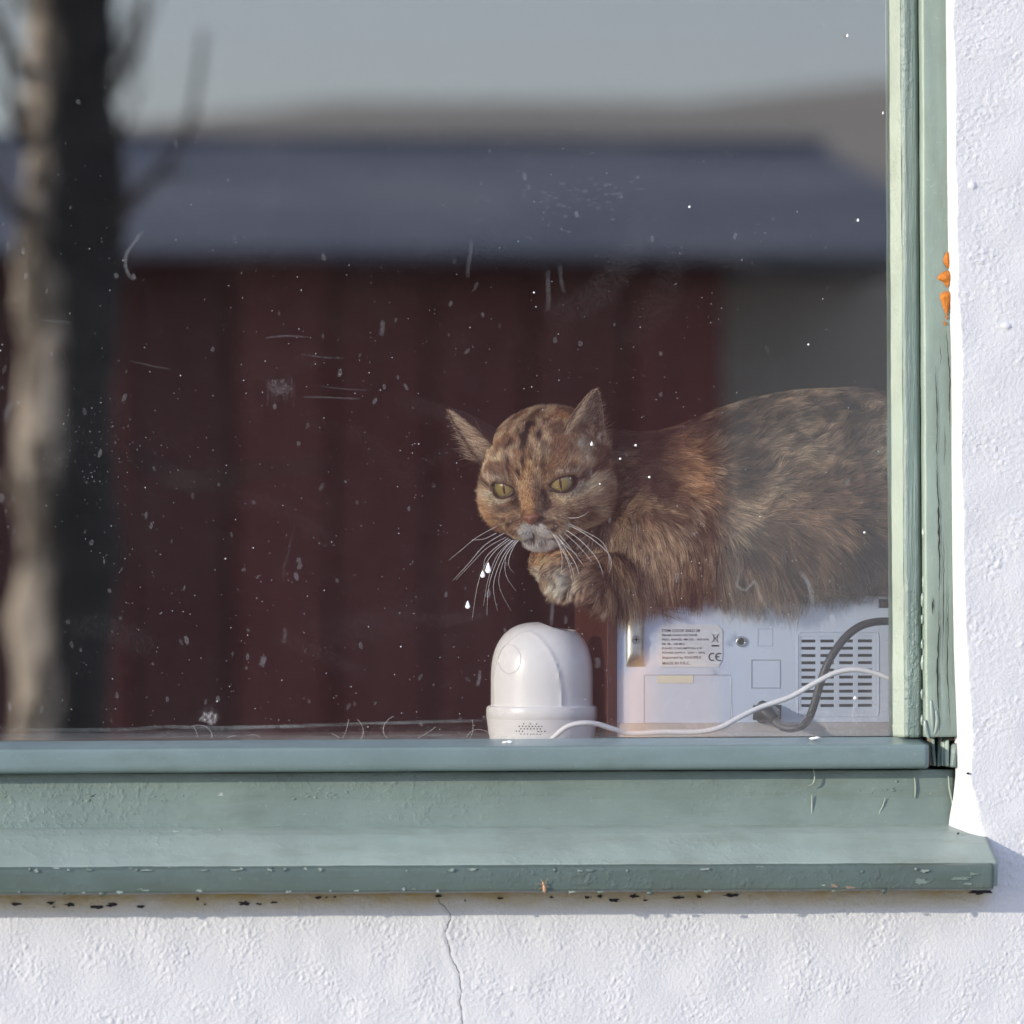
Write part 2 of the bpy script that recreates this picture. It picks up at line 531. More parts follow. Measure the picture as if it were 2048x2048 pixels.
def build_wall():
    V, F = [], []
    def grid(X, Y, Z):
        n0 = sum(len(v) for v in V)
        a, b = X.shape
        V.append(np.stack([X.ravel(), Y.ravel(), Z.ravel()], 1))
        idx = np.arange(a * b).reshape(a, b) + n0
        F.append(np.stack([idx[:-1, :-1].ravel(), idx[1:, :-1].ravel(), idx[1:, 1:].ravel(), idx[:-1, 1:].ravel()], 1))
    st = .00085
    z_split = PZ(1722, YW)
    x_lo, x_hi, z_lo, z_hi = -.48, .48, -.50, .48
    # below the sill
    xs, zs = np.arange(x_lo, x_hi + st / 2, st), np.arange(z_lo, z_split + st / 2, st)
    xs[-1], zs[-1] = x_hi, z_split
    X, Z = np.meshgrid(xs, zs, indexing='ij')
    grid(X, YW - wall_h(X, Z) - groove(X, Z), Z)
    # right of the window: splayed reveal, rounded arris, wall face
    ed = [(-400, 1889, 1906), (0, 1890, 1908), (250, 1892, 1911), (420, 1893, 1914), (600, 1897, 1919), (720, 1900, 1926), (820, 1901, 1925), (1000, 1902, 1925), (1150, 1903, 1931), (1300, 1905, 1936), (1400, 1909, 1944), (1480, 1912, 1948), (1560, 1914, 1944), (1600, 1910, 1953), (1640, 1903, 1965), (1670, 1899, 1977), (1700, 1897, 1987), (1730, 1897, 1992)]
    ey = [PZ(e[0], YW) for e in ed][::-1]
    eL = [P(e[1], e[0], -.029).x for e in ed][::-1]
    eR = [P(e[2], e[0], YW).x for e in ed][::-1]
    zs = np.arange(z_split, z_hi + st / 2, st); zs[-1] = z_hi
    nrev, nface = 22, 150
    XL, XR = np.interp(zs, ey, eL), np.interp(zs, ey, eR)
    jit = (fbm(np.stack([zs * 0, zs * 0, zs], 1), .02, 3) - .5) * .003 + (fbm(np.stack([zs * 0 + 1, zs * 0, zs], 1), .005, 5) - .5) * .0012
    XR = XR + jit
    rows = []
    for k in range(nrev):
        t = k / (nrev - 1)
        x = XL + (XR - XL) * t ** 1.15
        y = lerp(-.024, YW, min(1, math.sin(t * math.pi / 2)) ** .9)
        nz = ((fbm(np.stack([x, zs * 0 + y, zs], 1), .005, 8) - .5) * .0012 + (fbm(np.stack([x, zs * 0 + y, zs], 1), .014, 12) - .5) * .0030) * math.sin(math.pi * min(t * 1.2, 1))
        rows.append((x, y - nz - wall_h(x, zs) * t ** 3, zs))
    for k in range(1, nface):
        t = (k / (nface - 1))
        x = XR + (x_hi - XR) * t
        rows.append((x, YW - wall_h(x, zs), zs))
    grid(np.array([r[0] for r in rows]), np.array([np.broadcast_to(r[1], zs.shape) for r in rows]), np.array([r[2] for r in rows]))
    # the rest of the wall, plain
    def q(x0, x1, z0, z1):
        grid(np.array([[x0, x0], [x1, x1]]), np.full((2, 2), YW), np.array([[z0, z1], [z0, z1]]))
    q(-5, 5, GROUND_Z, z_lo); q(-5, x_lo, z_lo, z_split); q(x_hi, 5, z_lo, 2.6)
    q(-5, -.9, z_split, 2.6); q(-.9, x_hi, 1.0, 2.6)
    xr = float(XL[-1]); q(xr + .004, x_hi, z_hi, 1.0)
    me_v, me_f = np.concatenate(V), np.concatenate(F)
    o = mesh_obj('plaster', me_v, me_f, M_PLASTER, wall, smooth=True)
    return o
build_wall()

def ribbon(pts, widths, off=Vector((0, -1, 0)), lift=.0):
    """Flat jagged strip following points that lie on a wall-like face (normal -y)."""
    v, f = [], []
    for i, p in enumerate(pts):
        p = Vector(p)
        t = (Vector(pts[min(i + 1, len(pts) - 1)]) - Vector(pts[max(i - 1, 0)])).normalized()
        s = t.cross(Vector((0, 1, 0))).normalized()
        w = widths[i] / 2
        v += [p - s * w + off * lift, p + s * w + off * lift]
    for i in range(len(pts) - 1):
        f.append((2 * i, 2 * i + 1, 2 * i + 3, 2 * i + 2))
    return v, f

def jagged(pts, n, amp):
    out = []
    for a, b in zip(pts[:-1], pts[1:]):
        for k in range(n):
            p = lerp(Vector(a), Vector(b), k / n)
            out.append(p + Vector((random.uniform(-amp, amp), 0, random.uniform(-amp, amp))))
    out.append(Vector(pts[-1]))
    return out

cp = jagged(crack_w, 5, .00045)
cp = [Vector((p.x, YW - float(wall_h(p.x, p.z)) - float(groove(p.x, p.z)) - .00045, p.z)) for p in cp]
v, f = ribbon(cp, [random.uniform(.00015, .0005) for i in range(len(cp))])
mesh_obj('crack', v, f, M_CRACK, wall)

def blot(px, py, w, h, y, seed, n=14, rough=.45):
    """Irregular flat patch (native pixels) raised as a thin flake on a face of depth y."""
    rs = random.Random(seed)
    c = P(px, py, y)
    s = FW / 2048
    rim = []
    for k in range(n):
        a = 2 * math.pi * k / n
        r = 1 + rs.uniform(-rough, rough)
        rim.append(Vector((c.x + math.cos(a) * w * s * .5 * r, y, c.z + math.sin(a) * h * s * .5 * r)))
    v = [Vector((p.x, p.y, p.z)) for p in rim] + [Vector((p.x, p.y + .0012, p.z)) for p in rim]
    f = [tuple(range(n - 1, -1, -1))] + [(k, (k + 1) % n, n + (k + 1) % n, n + k) for k in range(n)]
    return v, f
chips = [(32, 1808, 18, 6), (102, 1806, 15, 6), (108, 1814, 5, 3), (140, 1809, 20, 7), (198, 1814, 27, 9), (224, 1810, 20, 7), (281, 1813, 14, 6), (395, 1798, 6, 8), (410, 1809, 4, 3), (489, 1807, 22, 9), (518, 1808, 12, 3), (548, 1805, 13, 4), (637, 1795, 12, 6), (653, 1795, 4, 4), (670, 1794, 6, 3), (878, 1792, 12, 5), (930, 1801, 3, 4), (1000, 1797, 12, 4), (1103, 1794, 7, 4), (1175, 1795, 14, 6), (1200, 1793, 8, 6), (1229, 1801, 20, 8), (1268, 1792, 16, 7), (1290, 1801, 8, 4), (1355, 1795, 24, 5), (1462, 1791, 28, 7), (1398, 1793, 10, 5), (1960, 1784, 42, 9), (1917, 1667, 5, 5), (1936, 1547, 6, 5)]
for i, (a, b, w, h) in enumerate(chips):
    pp = P(a, b, YW)
    hh = float(wall_h(pp.x, pp.z))
    v, f = blot(a, b, w, h, YW - hh - .0007, i)
    mesh_obj('paint_chip', v, f, M_CHIP, wall)

# ================================================================== THE WINDOW
win = empty('window', (0, 0, PZ(1780, 0)))
tag(win, 'old window with flaking green painted frame and sill', 'window')
XL = -.90
pane = MB().box((XL + .03, 0, PZ(1490, 0)), (PX(1795, 0), .004, 1.0)).build('glass_pane', M_GLASS, win)

z = PZ
sash = extrude('bottom_rail', [(.004, z(1484, .004)), (-.001, z(1478, 0)), (-.006, z(1480, 0)), (-.006, z(1560, 0)), (.035, z(1560, 0)), (.035, z(1484, .03)), (.0045, z(1484, .004))],
               'x', XL, PX(1858, 0) - .001, 200, M_DRIP, win, .0002, .0008)
extrude('drip_strip', [(-.0065, z(1477, -.007)), (-.033, z(1492, -.033)), (-.036, z(1495, -.036)), (-.036, z(1531, -.036)), (-.0345, z(1540, -.035)), (-.030, z(1542, -.03)), (-.0065, z(1538, -.01))],
        'x', XL, PX(1858, -.036), 300, M_DRIP, win, .00018, .0016, seed=4)
TL = -.0035
extrude('frame_rail', [(-.0175, z(1544, -.018)), (-.018, z(1600, -.018)), (-.0205, z(1640, -.02)), (-.024, z(1662, -.024)), (.035, z(1662, 0)), (.035, z(1544, 0))],
        'x', XL, PX(1911, -.018), 420, M_RAIL, win, .0006, .0012, seed=9, tilt=TL * .5, pivot=.25)
extrude('sill', [(-.0225, z(1654, -.022)), (-.030, z(1660, -.03)), (-.040, z(1671, -.04)), (-.077, z(1731, -.077)), (-.077, z(1780, -.077)), (.0, z(1792, 0)), (.0, z(1656, 0))],
        'x', XL, PX(1984, -.06), 450, M_SILLTOP, win, .0006, .0008, seed=14, tilt=TL, pivot=.28)
extrude('sill_nosing', [(-.0772, z(1732, -.077)), (-.0815, z(1735, -.082)), (-.0842, z(1741, -.084)), (-.0850, z(1784, -.084)), (-.080, z(1788, -.08)), (-.0772, z(1788, -.077))],
        'x', XL, PX(1984, -.08), 450, M_SILL, win, .0006, .0012, seed=17, tilt=TL, pivot=.28)
# right-hand stile and jamb
zt, zb = 1.0, z(1478, -.01)
TZ = -.0055
def xs_(px, y): return PX(px, y)
extrude('stile', [(xs_(1809, -.016), -.0165), (xs_(1815, -.0175), -.0182), (xs_(1838, -.018), -.0185), (xs_(1846, -.018), -.0155), (xs_(1846, -.018), .035), (xs_(1809, -.016), .035)],
        'z', zb, zt, 520, M_STILE, win, .00045, .001, seed=21, tilt=TZ, pivot=zb)
extrude('putty_bead', [(xs_(1785, 0), -.0003), (xs_(1789, -.003), -.0032), (xs_(1808, -.015), -.0160), (xs_(1808.6, -.015), -.0150), (xs_(1808.6, -.015), -.0003)],
        'z', zb, zt, 520, M_BEAD, win, .00038, .0008, seed=23, tilt=TZ, pivot=zb)
extrude('jamb', [(xs_(1850, -.028), -.0280), (xs_(1853, -.031), -.0312), (xs_(1870, -.031), -.0316), (xs_(1890, -.031), -.0312), (xs_(1905, -.031), -.0300), (xs_(1925, -.03), -.028), (xs_(1925, 0), .035), (xs_(1850, 0), .035)],
        'z', z(1478, -.03), zt, 520, M_JAMB, win, .0004, .0016, seed=25, tilt=TZ * 1.1, pivot=zb)
MB().box((XL - .002, -.044, z(1790, 0)), (XL + .06, .035, 1.0)).build('left_jamb', M_JAMB, win, bevel=.002)
MB().box((XL, -.043, .94), (PX(1925, 0), .034, 1.003)).build('head_rail', M_JAMB, win, bevel=.002)
# splintered end of the bottom rail
for i, (a, b, t, bt, yy, mt) in enumerate([(1860, 1868, 1482, 1536, -.020, M_BAREWOOD), (1868, 1875, 1474, 1537, -.024, M_STILE), (1875, 1884, 1480, 1538, -.0215, M_RAIL), (1884, 1890, 1490, 1537, -.026, M_JAMB), (1891, 1901, 1486, 1538, -.029, M_JAMB), (1902, 1915, 1494, 1540, -.031, M_STILE)]):
    x0, x1 = PX(a, yy), PX(b - 1.2, yy)
    m = MB()
    sh = random.uniform(-.0015, .0015)
    m.add([(x0, yy, z(bt, yy)), (x1, yy + .001, z(bt, yy)), (x1, .03, z(bt, yy)), (x0, .03, z(bt, yy)), (x0 + sh, yy + .004, z(t, yy)), (x1 + sh, yy + .002, z(t - 4, yy)), (x1 + sh, .03, z(t, yy)), (x0 + sh, .03, z(t, yy))],
          [(0, 3, 2, 1), (4, 5, 6, 7), (0, 1, 5, 4), (1, 2, 6, 5), (2, 3, 7, 6), (3, 0, 4, 7)])
    m.build('splinter', mt, win, bevel=.0012)
# long drying cracks in the jamb
def jpt(px, py): return P(px, py, -.0322)
for pts, w in [([(1871, 733), (1873, 780), (1875, 840), (1874, 900), (1873, 930)], .0007), ([(1873, 905), (1875, 960), (1877, 1010), (1878, 1075), (1879, 1130), (1879, 1200)], .0013), ([(1879, 1200), (1878, 1270), (1875, 1330), (1877, 1400), (1880, 1470)], .0011),
               ([(1891, 650), (1896, 700), (1900, 760), (1899, 820), (1900, 870)], .0008), ([(1888, 1060), (1887, 1120), (1888, 1180), (1886, 1260), (1884, 1330)], .0006), ([(1866, 1195), (1865, 1228)], .0011), ([(1897, 1170), (1896, 1240), (1894, 1330), (1898, 1400), (1901, 1460)], .0007),
               ([(1881, 690), (1882, 730)], .0004), ([(1890, 850), (1889, 930)], .0005)]:
    pp = jagged([jpt(a, b) for a, b in pts], 6, .00035)
    n = len(pp)
    v, f = ribbon(pp, [w * max(.15, math.sin(math.pi * min(1, (i + .4) / n))) * random.uniform(.6, 1.2) for i in range(n)])
    mesh_obj('crack', v, f, M_CRACK, win)
# orange foam oozing from the joint
def orange_material():
    m = NodeMat('orange foam')
    c = m.coords()
    n = m.noise(c, 500, 5, .6)
    m.base(m.mix(n, (.30, .075, .006), (.62, .22, .02)))
    m.set(Roughness=.7)
    m.bump(m.noise(c, 900, 4), .9, .0008)
    return m.m
M_ORANGE = orange_material()
def foam(prof, seed):
    """Lump from rows (py, x_left, x_right): bulges towards the street."""
    v, f = [], []
    n = 11
    for j, (py, a, b) in enumerate(prof):
        for i in range(n):
            t = i / (n - 1)
            px = lerp(a, b, t)
            bul = math.sin(math.pi * t) ** .6 * (b - a) * .35 * (FW / 2048) * (1.0 if 0 < j < len(prof) - 1 else .05)
            p = P(px, py, -.0305)
            v.append((p.x + random.uniform(-.0003, .0003), -.0305 - bul - random.uniform(0, .0012), p.z + random.uniform(-.0003, .0003)))
    for j in range(len(prof) - 1):
        for i in range(n - 1):
            f.append((j * n + i, (j + 1) * n + i, (j + 1) * n + i + 1, j * n + i + 1))
    o = mesh_obj('foam_lump', v, f, M_ORANGE, win, smooth=True)
    o['label'] = 'orange foam lump oozing from the joint beside the plaster'
    s = o.modifiers.new('s', 'SUBSURF'); s.levels = s.render_levels = 2
foam([(504, 1893, 1897), (510, 1889, 1899), (520, 1886, 1899), (528, 1888, 1901), (534, 1893, 1898), (537, 1894, 1896)], 1)
foam([(541, 1891, 1897), (545, 1884, 1901), (550, 1876, 1904), (556, 1873, 1905), (560, 1876, 1904), (563, 1886, 1902), (570, 1890, 1900), (574, 1893, 1896)], 2)
foam([(583, 1889, 1901), (587, 1881, 1904), (593, 1879, 1904), (598, 1880, 1902), (606, 1883, 1900), (618, 1886, 1898), (626, 1891, 1896), (631, 1892, 1895)], 3)
foam([(632, 1891, 1895), (635, 1890, 1896), (638, 1891, 1895)], 4)
foam([(642, 1886, 1889), (646, 1886, 1892), (651, 1890, 1894)], 5)
# paint blisters, curls and lumps on the green members
M_FLAKE = paint('lifted paint flake', (.24, .30, .26), (1, 1, 1), .3, chips=.05, bump=.4)
def lump(px, py, y, r, seed, mat, name='paint_blister', fl=(1, .5, .7)):
    rs = random.Random(seed)
    c = P(px, py, y)
    v, f = [], []
    seg, rg = 10, 6
    for i in range(rg + 1):
        th = math.pi * i / rg
        for k in range(seg):
            ph = 2 * math.pi * k / seg
            q = r * rs.uniform(.7, 1.2)
            v.append((c.x + q * fl[0] * math.sin(th) * math.cos(ph), c.y + q * fl[1] * math.sin(th) * math.sin(ph), c.z + q * fl[2] * math.cos(th)))
    for i in range(rg):
        for k in range(seg):
            f.append((i * seg + k, (i + 1) * seg + k, (i + 1) * seg + (k + 1) % seg, i * seg + (k + 1) % seg))
    return mesh_obj(name, v, f, mat, win, smooth=True)
def sill_y(py): return float(np.interp(py, [1660, 1671, 1734], [-.030, -.040, -.079]))
k = 0
for px, py, r, wd in [(1660, 1650, 1.6, 2.2), (1482, 1653, 1.4, 1.6), (1410, 1654, 1.2, 1.4), (1092, 1662, 2.0, 2.5), (1130, 1664, 1.4, 3.2), (655, 1690, 1.2, 1.7), (616, 1702, 1.0, 1.6), (692, 1700, 1.0, 1.8), (217, 1689, .9, 1.6), (440, 1660, 1.2, 1.4), (1822, 1671, 1.0, 4.0), (1390, 1666, 1.4, 2.2), (1555, 1692, .6, 2.4), (355, 1663, 1.1, 3.2)]:
    y = sill_y(py) if py > 1655 else -.0215
    lump(px, py, y + .0006, r * .0010, k, M_SILLTOP if py > 1655 else M_RAIL, fl=(wd, 1, .8)); k += 1
for px, py in [(1704, 1735), (1706, 1746), (1775, 1738), (1773, 1750), (1770, 1765), (1845, 1736), (1876, 1737), (1910, 1738), (1889, 1736), (816, 1742), (850, 1737), (560, 1738), (390, 1737), (540, 1739), (1348, 1736), (1275, 1738), (1725, 1744), (1900, 1765), (1912, 1772), (1868, 1760), (1050, 1777), (945, 1778), (205, 1787), (127, 1786), (140, 1786), (1300, 1786), (1560, 1785), (1480, 1786), (1768, 1782), (1110, 1740), (60, 1739), (275, 1740), (1140, 1775), (1170, 1770), (990, 1775), (1020, 1778), (1090, 1783)]:
    lump(px, py, -.0838 if py > 1738 else -.081, random.uniform(.0008, .0018), k, M_SILL, fl=(random.uniform(.8, 1.6), .6, random.uniform(.6, 1.2))); k += 1
for px, py, r in [(920, 1775, .0034), (932, 1770, .003), (905, 1778, .0028)]:
    lump(px, py, -.0836, r, k, M_FLAKE, 'paint_flake', fl=(1.2, .25, .6)); k += 1
M_CURL = plain('peeled paint curl', (.25, .30, .25), .4)
M_BRISTLE = plain('pale bristle', (.72, .66, .52), .5)
def curl(pts, y, r, mat=M_CURL, name='paint_curl'):
    q = catmull([P(a, b, yy if yy is not None else y) for a, b, yy in [(p + (None,))[:3] for p in pts]], 6)
    MB().tube(q, [r * (.4 + .6 * math.sin(math.pi * (i + .5) / len(q))) for i in range(len(q))], 6).build(name, mat, win, smooth=True)
curl([(1626, 1534), (1629, 1548), (1629, 1560), (1625, 1568), (1616, 1572)], -.0215, .0006)
curl([(1623, 1590), (1624, 1605), (1624, 1625), (1625, 1640)], -.0195, .0006)
curl([(1770, 1596), (1766, 1612), (1758, 1628), (1756, 1644), (1748, 1656)], -.0195, .0006)
curl([(1829, 1555), (1831, 1575), (1830, 1596)], -.019, .0007)
curl([(1897, 1552), (1899, 1575), (1904, 1600), (1908, 1622)], -.0215, .0009)
for a in ([(1872, 1420), (1874, 1445), (1869, 1470)], [(1850, 1440), (1852, 1460), (1858, 1478)], [(1862, 1400), (1864, 1430), (1866, 1462)]):
    curl(a, -.031, .0016, M_FLAKE)
for i in range(9):
    lump(1846 + random.uniform(-2, 3), 1060 + i * 46 + random.uniform(-15, 15), -.0235, random.uniform(.0012, .0022), k, M_FLAKE, 'paint_flake', fl=(.8, .8, 2.6)); k += 1
for px, py in [(1634, 1476), (1020, 1484), (414, 1492), (1626, 1477), (1011, 1485), (421, 1491)]:
    lump(px, py, -.020, .0020, k, M_WHITE, 'glazing_clip', fl=(1.3, .8, .5)); k += 1
for px, py, w, h in [(1845, 1763, 26, 10), (1700, 1775, 16, 7), (1668, 1772, 20, 5), (1925, 1757, 34, 6), (1935, 1768, 22, 5), (1948, 1748, 16, 6)]:
    v, f = blot(px, py, w, h, -.0852, k, 16, .6); k += 1
    mesh_obj('paint_chip', v, f, M_BAREWOOD if px < 1800 else M_RAIL, win)

# flaking along the nosing and rough clusters on the rail
for i in range(34):
    px = random.uniform(0, 1980)
    py = random.choice((random.uniform(1737, 1743), random.uniform(1778, 1786)))
    v, f = blot(px, py, random.uniform(4, 17), random.uniform(2.5, 6), -.0853 - random.uniform(0, .0004), 500 + i, 12, .55)
    mesh_obj('paint_chip', v, f, random.choice((M_FLAKE, M_SILLTOP, M_RAIL, M_SILLTOP, M_STILE)), win)
for cx, cy, sx, sy, n_ in ((230, 1604, 120, 12, 34), (620, 1590, 120, 10, 22), (1780, 1590, 70, 22, 22), (1300, 1610, 140, 10, 16)):
    for i in range(n_):
        lump(random.gauss(cx, sx * .6), random.gauss(cy, sy * .6), -.0178, random.uniform(.0005, .0012), k, M_RAIL, 'paint_blister', fl=(random.uniform(.8, 2.2), .5, .7)); k += 1

# inner shelf that the things behind the glass stand on
SHELF = P(1090, 1485, .06).z
M_SHELF = plain('dusty brown shelf', (.16, .125, .11), .7, var=.25, scale=20)
MB().box((XL + .02, .036, SHELF - .03), (PX(1925, 0) + .02, .36, SHELF)).build('inner_shelf', M_SHELF, win, bevel=.002)

# ================================================================== THE STREET THAT THE GLASS REFLECTS
YH = -25.0
house = empty('red_house', (0, YH, GROUND_Z))
tag(house, 'dark red boarded house with a low slate grey roof, mirrored in the window', 'house')
he = PM(700, 500, YH).z
hx1 = PM(1447, 700, YH).x
hx0 = -6.0
def wood_red():
    m = NodeMat('falu red boards')
    c = m.coords((6, 6, .6))
    inf = m.new('ShaderNodeObjectInfo')
    v = m.ramp(inf.outputs['Random'], [(0, (.14, .062, .050)), (.5, (.31, .105, .082)), (1, (.44, .135, .105))])
    m.base(m.mix(m.noise(c, 4, 5), v, (.15, .055, .052)))
    m.set(Roughness=.85)
    return m.m
M_RED = wood_red()
M_REDK = plain('red batten', (.15, .05, .045), .85)
pw = .39
n = int((hx1 - hx0) / pw)
plank = None
for i in range(n):
    x0 = hx1 - (i + 1) * pw
    if plank is None:
        plank = MB().box((0, -.0, GROUND_Z), (pw - .03, .03, he + .05)).build('board', M_RED, house)
        o = plank
    else:
        o = plank.copy(); col.objects.link(o)
    o.location = (x0 + .015, YH - .03 + .03 + random.choice((0, .012, .03)), 0)
MB().box((hx0, YH - 6, GROUND_Z), (hx1, YH - .002, he)).build('wall', M_REDK, house)
er = PM(2020, 500, YH + .4).x
def roofmat():
    m = NodeMat('slate grey roof')
    c = m.coords()
    m.base(m.mix(m.ramp(m.noise(c, .7, 5), [(.35, (0, 0, 0)), (.65, (1, 1, 1))]), (.13, .15, .185), (.28, .285, .29)))
    m.set(Roughness=.55)
    return m.m
M_ROOF = roofmat()
yr = YH - 3.0
ze, zr = PM(700, 496, YH + .45).z, PM(700, 286, yr).z
rf = MB()
rf.add([(hx0 - .4, YH + .45, ze), (er, YH + .45, ze), (er, yr, zr), (hx0 - .4, yr, zr), (er, YH - 6.45, ze), (hx0 - .4, YH - 6.45, ze),
        (hx0 - .4, YH + .45, ze - .035), (er, YH + .45, ze - .035), (er, YH - 6.45, ze - .035), (hx0 - .4, YH - 6.45, ze - .035)],
       [(0, 1, 2, 3), (3, 2, 4, 5), (6, 7, 1, 0), (8, 9, 5, 4), (7, 8, 4, 2, 1), (9, 6, 0, 3, 5), (6, 9, 8, 7)])
roof = rf.build('roof', M_ROOF, house)
MB().tube([(hx0 - .4, yr, zr + .01), (er, yr, zr + .01)], .03, 8).build('ridge_cap', M_ROOF, roof)
MB().box((hx0 - .35, YH + .03, ze - .12), (hx1, YH + .06, ze - .036)).build('fascia', M_REDK, house)

# low outbuilding beside it
shed = empty('outbuilding', (PM(1650, 700, -27).x, -27, GROUND_Z))
tag(shed, 'pale rendered outbuilding beside the red house, mirrored in the window', 'building')
sx0, sx1 = hx1 + .02, PM(2300, 700, -27).x
M_SHED = plain('pale render', (.74, .67, .56), .9, var=.18, scale=.7)
MB().box((sx0, -31, GROUND_Z), (sx1, -27, PM(1500, 452, -27).z)).build('wall', M_SHED, shed)
M_SHEDR = plain('felt roof', (.20, .20, .20), .9, var=.2, scale=1)
MB().box((sx0 - .02, -31.2, PM(1500, 452, -27).z + .002), (sx1 + .2, -26.8, PM(1500, 420, -27).z)).build('roof', M_SHEDR, shed)

# the tree
YT = -12.5
def bark():
    m = NodeMat('pale birch bark')
    c = m.coords((1, 1, .55))
    n1 = m.noise(c, 9, 5, .62, 1.2)
    b = m.ramp(n1, [(.38, (.05, .04, .03)), (.44, (.20, .17, .13)), (.52, (.80, .69, .53)), (.8, (.90, .79, .62))])
    # shade on the side away from the sun, painted dark into the bark
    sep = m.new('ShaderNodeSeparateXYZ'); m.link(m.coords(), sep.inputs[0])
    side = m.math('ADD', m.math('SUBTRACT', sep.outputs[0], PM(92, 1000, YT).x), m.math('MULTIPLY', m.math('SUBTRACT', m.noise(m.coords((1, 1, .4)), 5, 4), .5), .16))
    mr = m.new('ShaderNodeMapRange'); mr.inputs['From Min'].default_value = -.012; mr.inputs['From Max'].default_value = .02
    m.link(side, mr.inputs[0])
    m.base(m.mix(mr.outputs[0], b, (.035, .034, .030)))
    m.set(Roughness=.85)
    m.bump(n1, .5, .02)
    return m.m
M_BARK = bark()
M_TWIG = plain('dark twigs', (.10, .085, .07), .9)
tree = empty('birch_tree', (PM(140, 1024, YT).x, YT, GROUND_Z))
tag(tree, 'knobbly pale barked birch tree with bare branches, mirrored in the window', 'tree')
def trunk_pts():
    out = []
    for py, xl, xr in [(1900, 40, 235), (1700, 38, 230), (1480, 35, 220), (1200, 32, 232), (1000, 36, 236), (900, 30, 230), (700, 30, 232), (560, 36, 242), (450, 36, 246), (380, 44, 250), (300, 52, 244), (200, 50, 226), (60, 46, 224), (-60, 44, 220), (-500, 50, 210), (-1200, 70, 200)]:
        a, b = PM(xl, py, YT), PM(xr, py, YT)
        out.append(((a + b) / 2, (b - a).length / 2))
    return out
tp = trunk_pts()
base = tp[0][0].copy(); base.z = GROUND_Z - .05
cent = [base] + [p for p, _ in tp]
rad = [tp[0][1] * 1.3] + [r for _, r in tp]
top = cent[-1] + Vector((.1, 0, 2.2)); cent.append(top); rad.append(.03)
cc = catmull(cent, 6)
rr = np.interp(np.linspace(0, len(rad) - 1, len(cc)), range(len(rad)), rad)
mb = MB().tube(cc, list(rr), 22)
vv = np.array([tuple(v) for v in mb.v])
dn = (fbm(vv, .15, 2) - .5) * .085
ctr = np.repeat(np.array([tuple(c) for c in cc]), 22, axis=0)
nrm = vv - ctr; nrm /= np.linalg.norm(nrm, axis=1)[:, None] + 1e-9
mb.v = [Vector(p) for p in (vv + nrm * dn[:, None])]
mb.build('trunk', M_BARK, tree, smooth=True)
def limb(pts, r0, r1, name='branch', mat=None):
    q = catmull([PM(a, b, YT + dy) for a, b, dy in pts], 6)
    MB().tube(q, list(np.linspace(r0, r1, len(q))), 8).build(name, mat or M_TWIG, tree, smooth=True)
limb([(200, 175, 0), (250, 135, .1), (275, 80, .2), (295, -40, .3), (310, -260, .4)], .011, .004)
limb([(215, 470, 0), (275, 395, .15), (330, 330, .2), (375, 260, .2), (395, 160, .2), (408, 60, .2)], .013, .005)
limb([(225, 440, .1), (300, 360, .1), (380, 345, .2)], .012, .004)
limb([(260, 900, 0), (380, 965, .3), (520, 940, .4), (660, 930, .5)], .010, .004)
limb([(60, 300, 0), (20, 180, .2), (15, 60, .3), (40, -120, .3)], .012, .004)
limb([(40, 430, 0), (-30, 350, .2), (-90, 220, .3)], .012, .005)
for i in range(22):
    y0 = random.uniform(-80, 520); sd = random.choice((-1, -1, 1)); x0 = 60 if sd < 0 else 215
    L = random.uniform(40, 130)
    limb([(x0, y0, 0), (x0 + sd * L * .4, y0 - L * .5, .1), (x0 + sd * L * .7, y0 - L * 1.3, .2), (x0 + sd * L * random.uniform(.5, 1.1), y0 - L * 2.1, .2)], random.uniform(.004, .008), .002, 'twig')
limb([(60, 160, 0), (30, 110, .1), (-20, 60, .3)], .014, .005)
for i in range(14):
    b = cent[-4].lerp(cent[-1], i / 14)
    a = random.uniform(0, 6.28); L = random.uniform(.8, 2.2)
    d = Vector((math.cos(a), math.sin(a), random.uniform(.5, 1.3)))
    q = [b + d * L * t + Vector((random.uniform(-.1, .1), random.uniform(-.1, .1), .3 * t * t)) * t for t in np.linspace(0, 1, 6)]
    MB().tube(q, list(np.linspace(.035, .006, 6)), 6).build('branch', M_TWIG, tree, smooth=True)

# a post added in the street for the warm glow mirrored over the radio
post = empty('glow_post', PM(1330, 1400, -6.0))
post.location.z = GROUND_Z
tag(post, 'orange post added to mirror a blurred warm glow over the radio', 'post')
pc = PM(1345, 1024, -6.0); ptz = PM(1345, 1352, -6.0).z
M_GLOW_POST = plain('orange for mirrored glow', (.72, .38, .14), .6, var=.15, scale=9)  # strong orange chosen for the mirrored glow
MB().tube([(pc.x, -6, GROUND_Z - .02), (pc.x, -6, ptz)], [.075, .07], 20).build('glow_post_shaft', M_GLOW_POST, post, smooth=True)
MB().tube([(pc.x, -6, ptz - .001), (pc.x, -6, ptz + .025), (pc.x, -6, ptz + .04)], [.07, .052, .015], 20).build('cap', M_GLOW_POST, post, smooth=True)

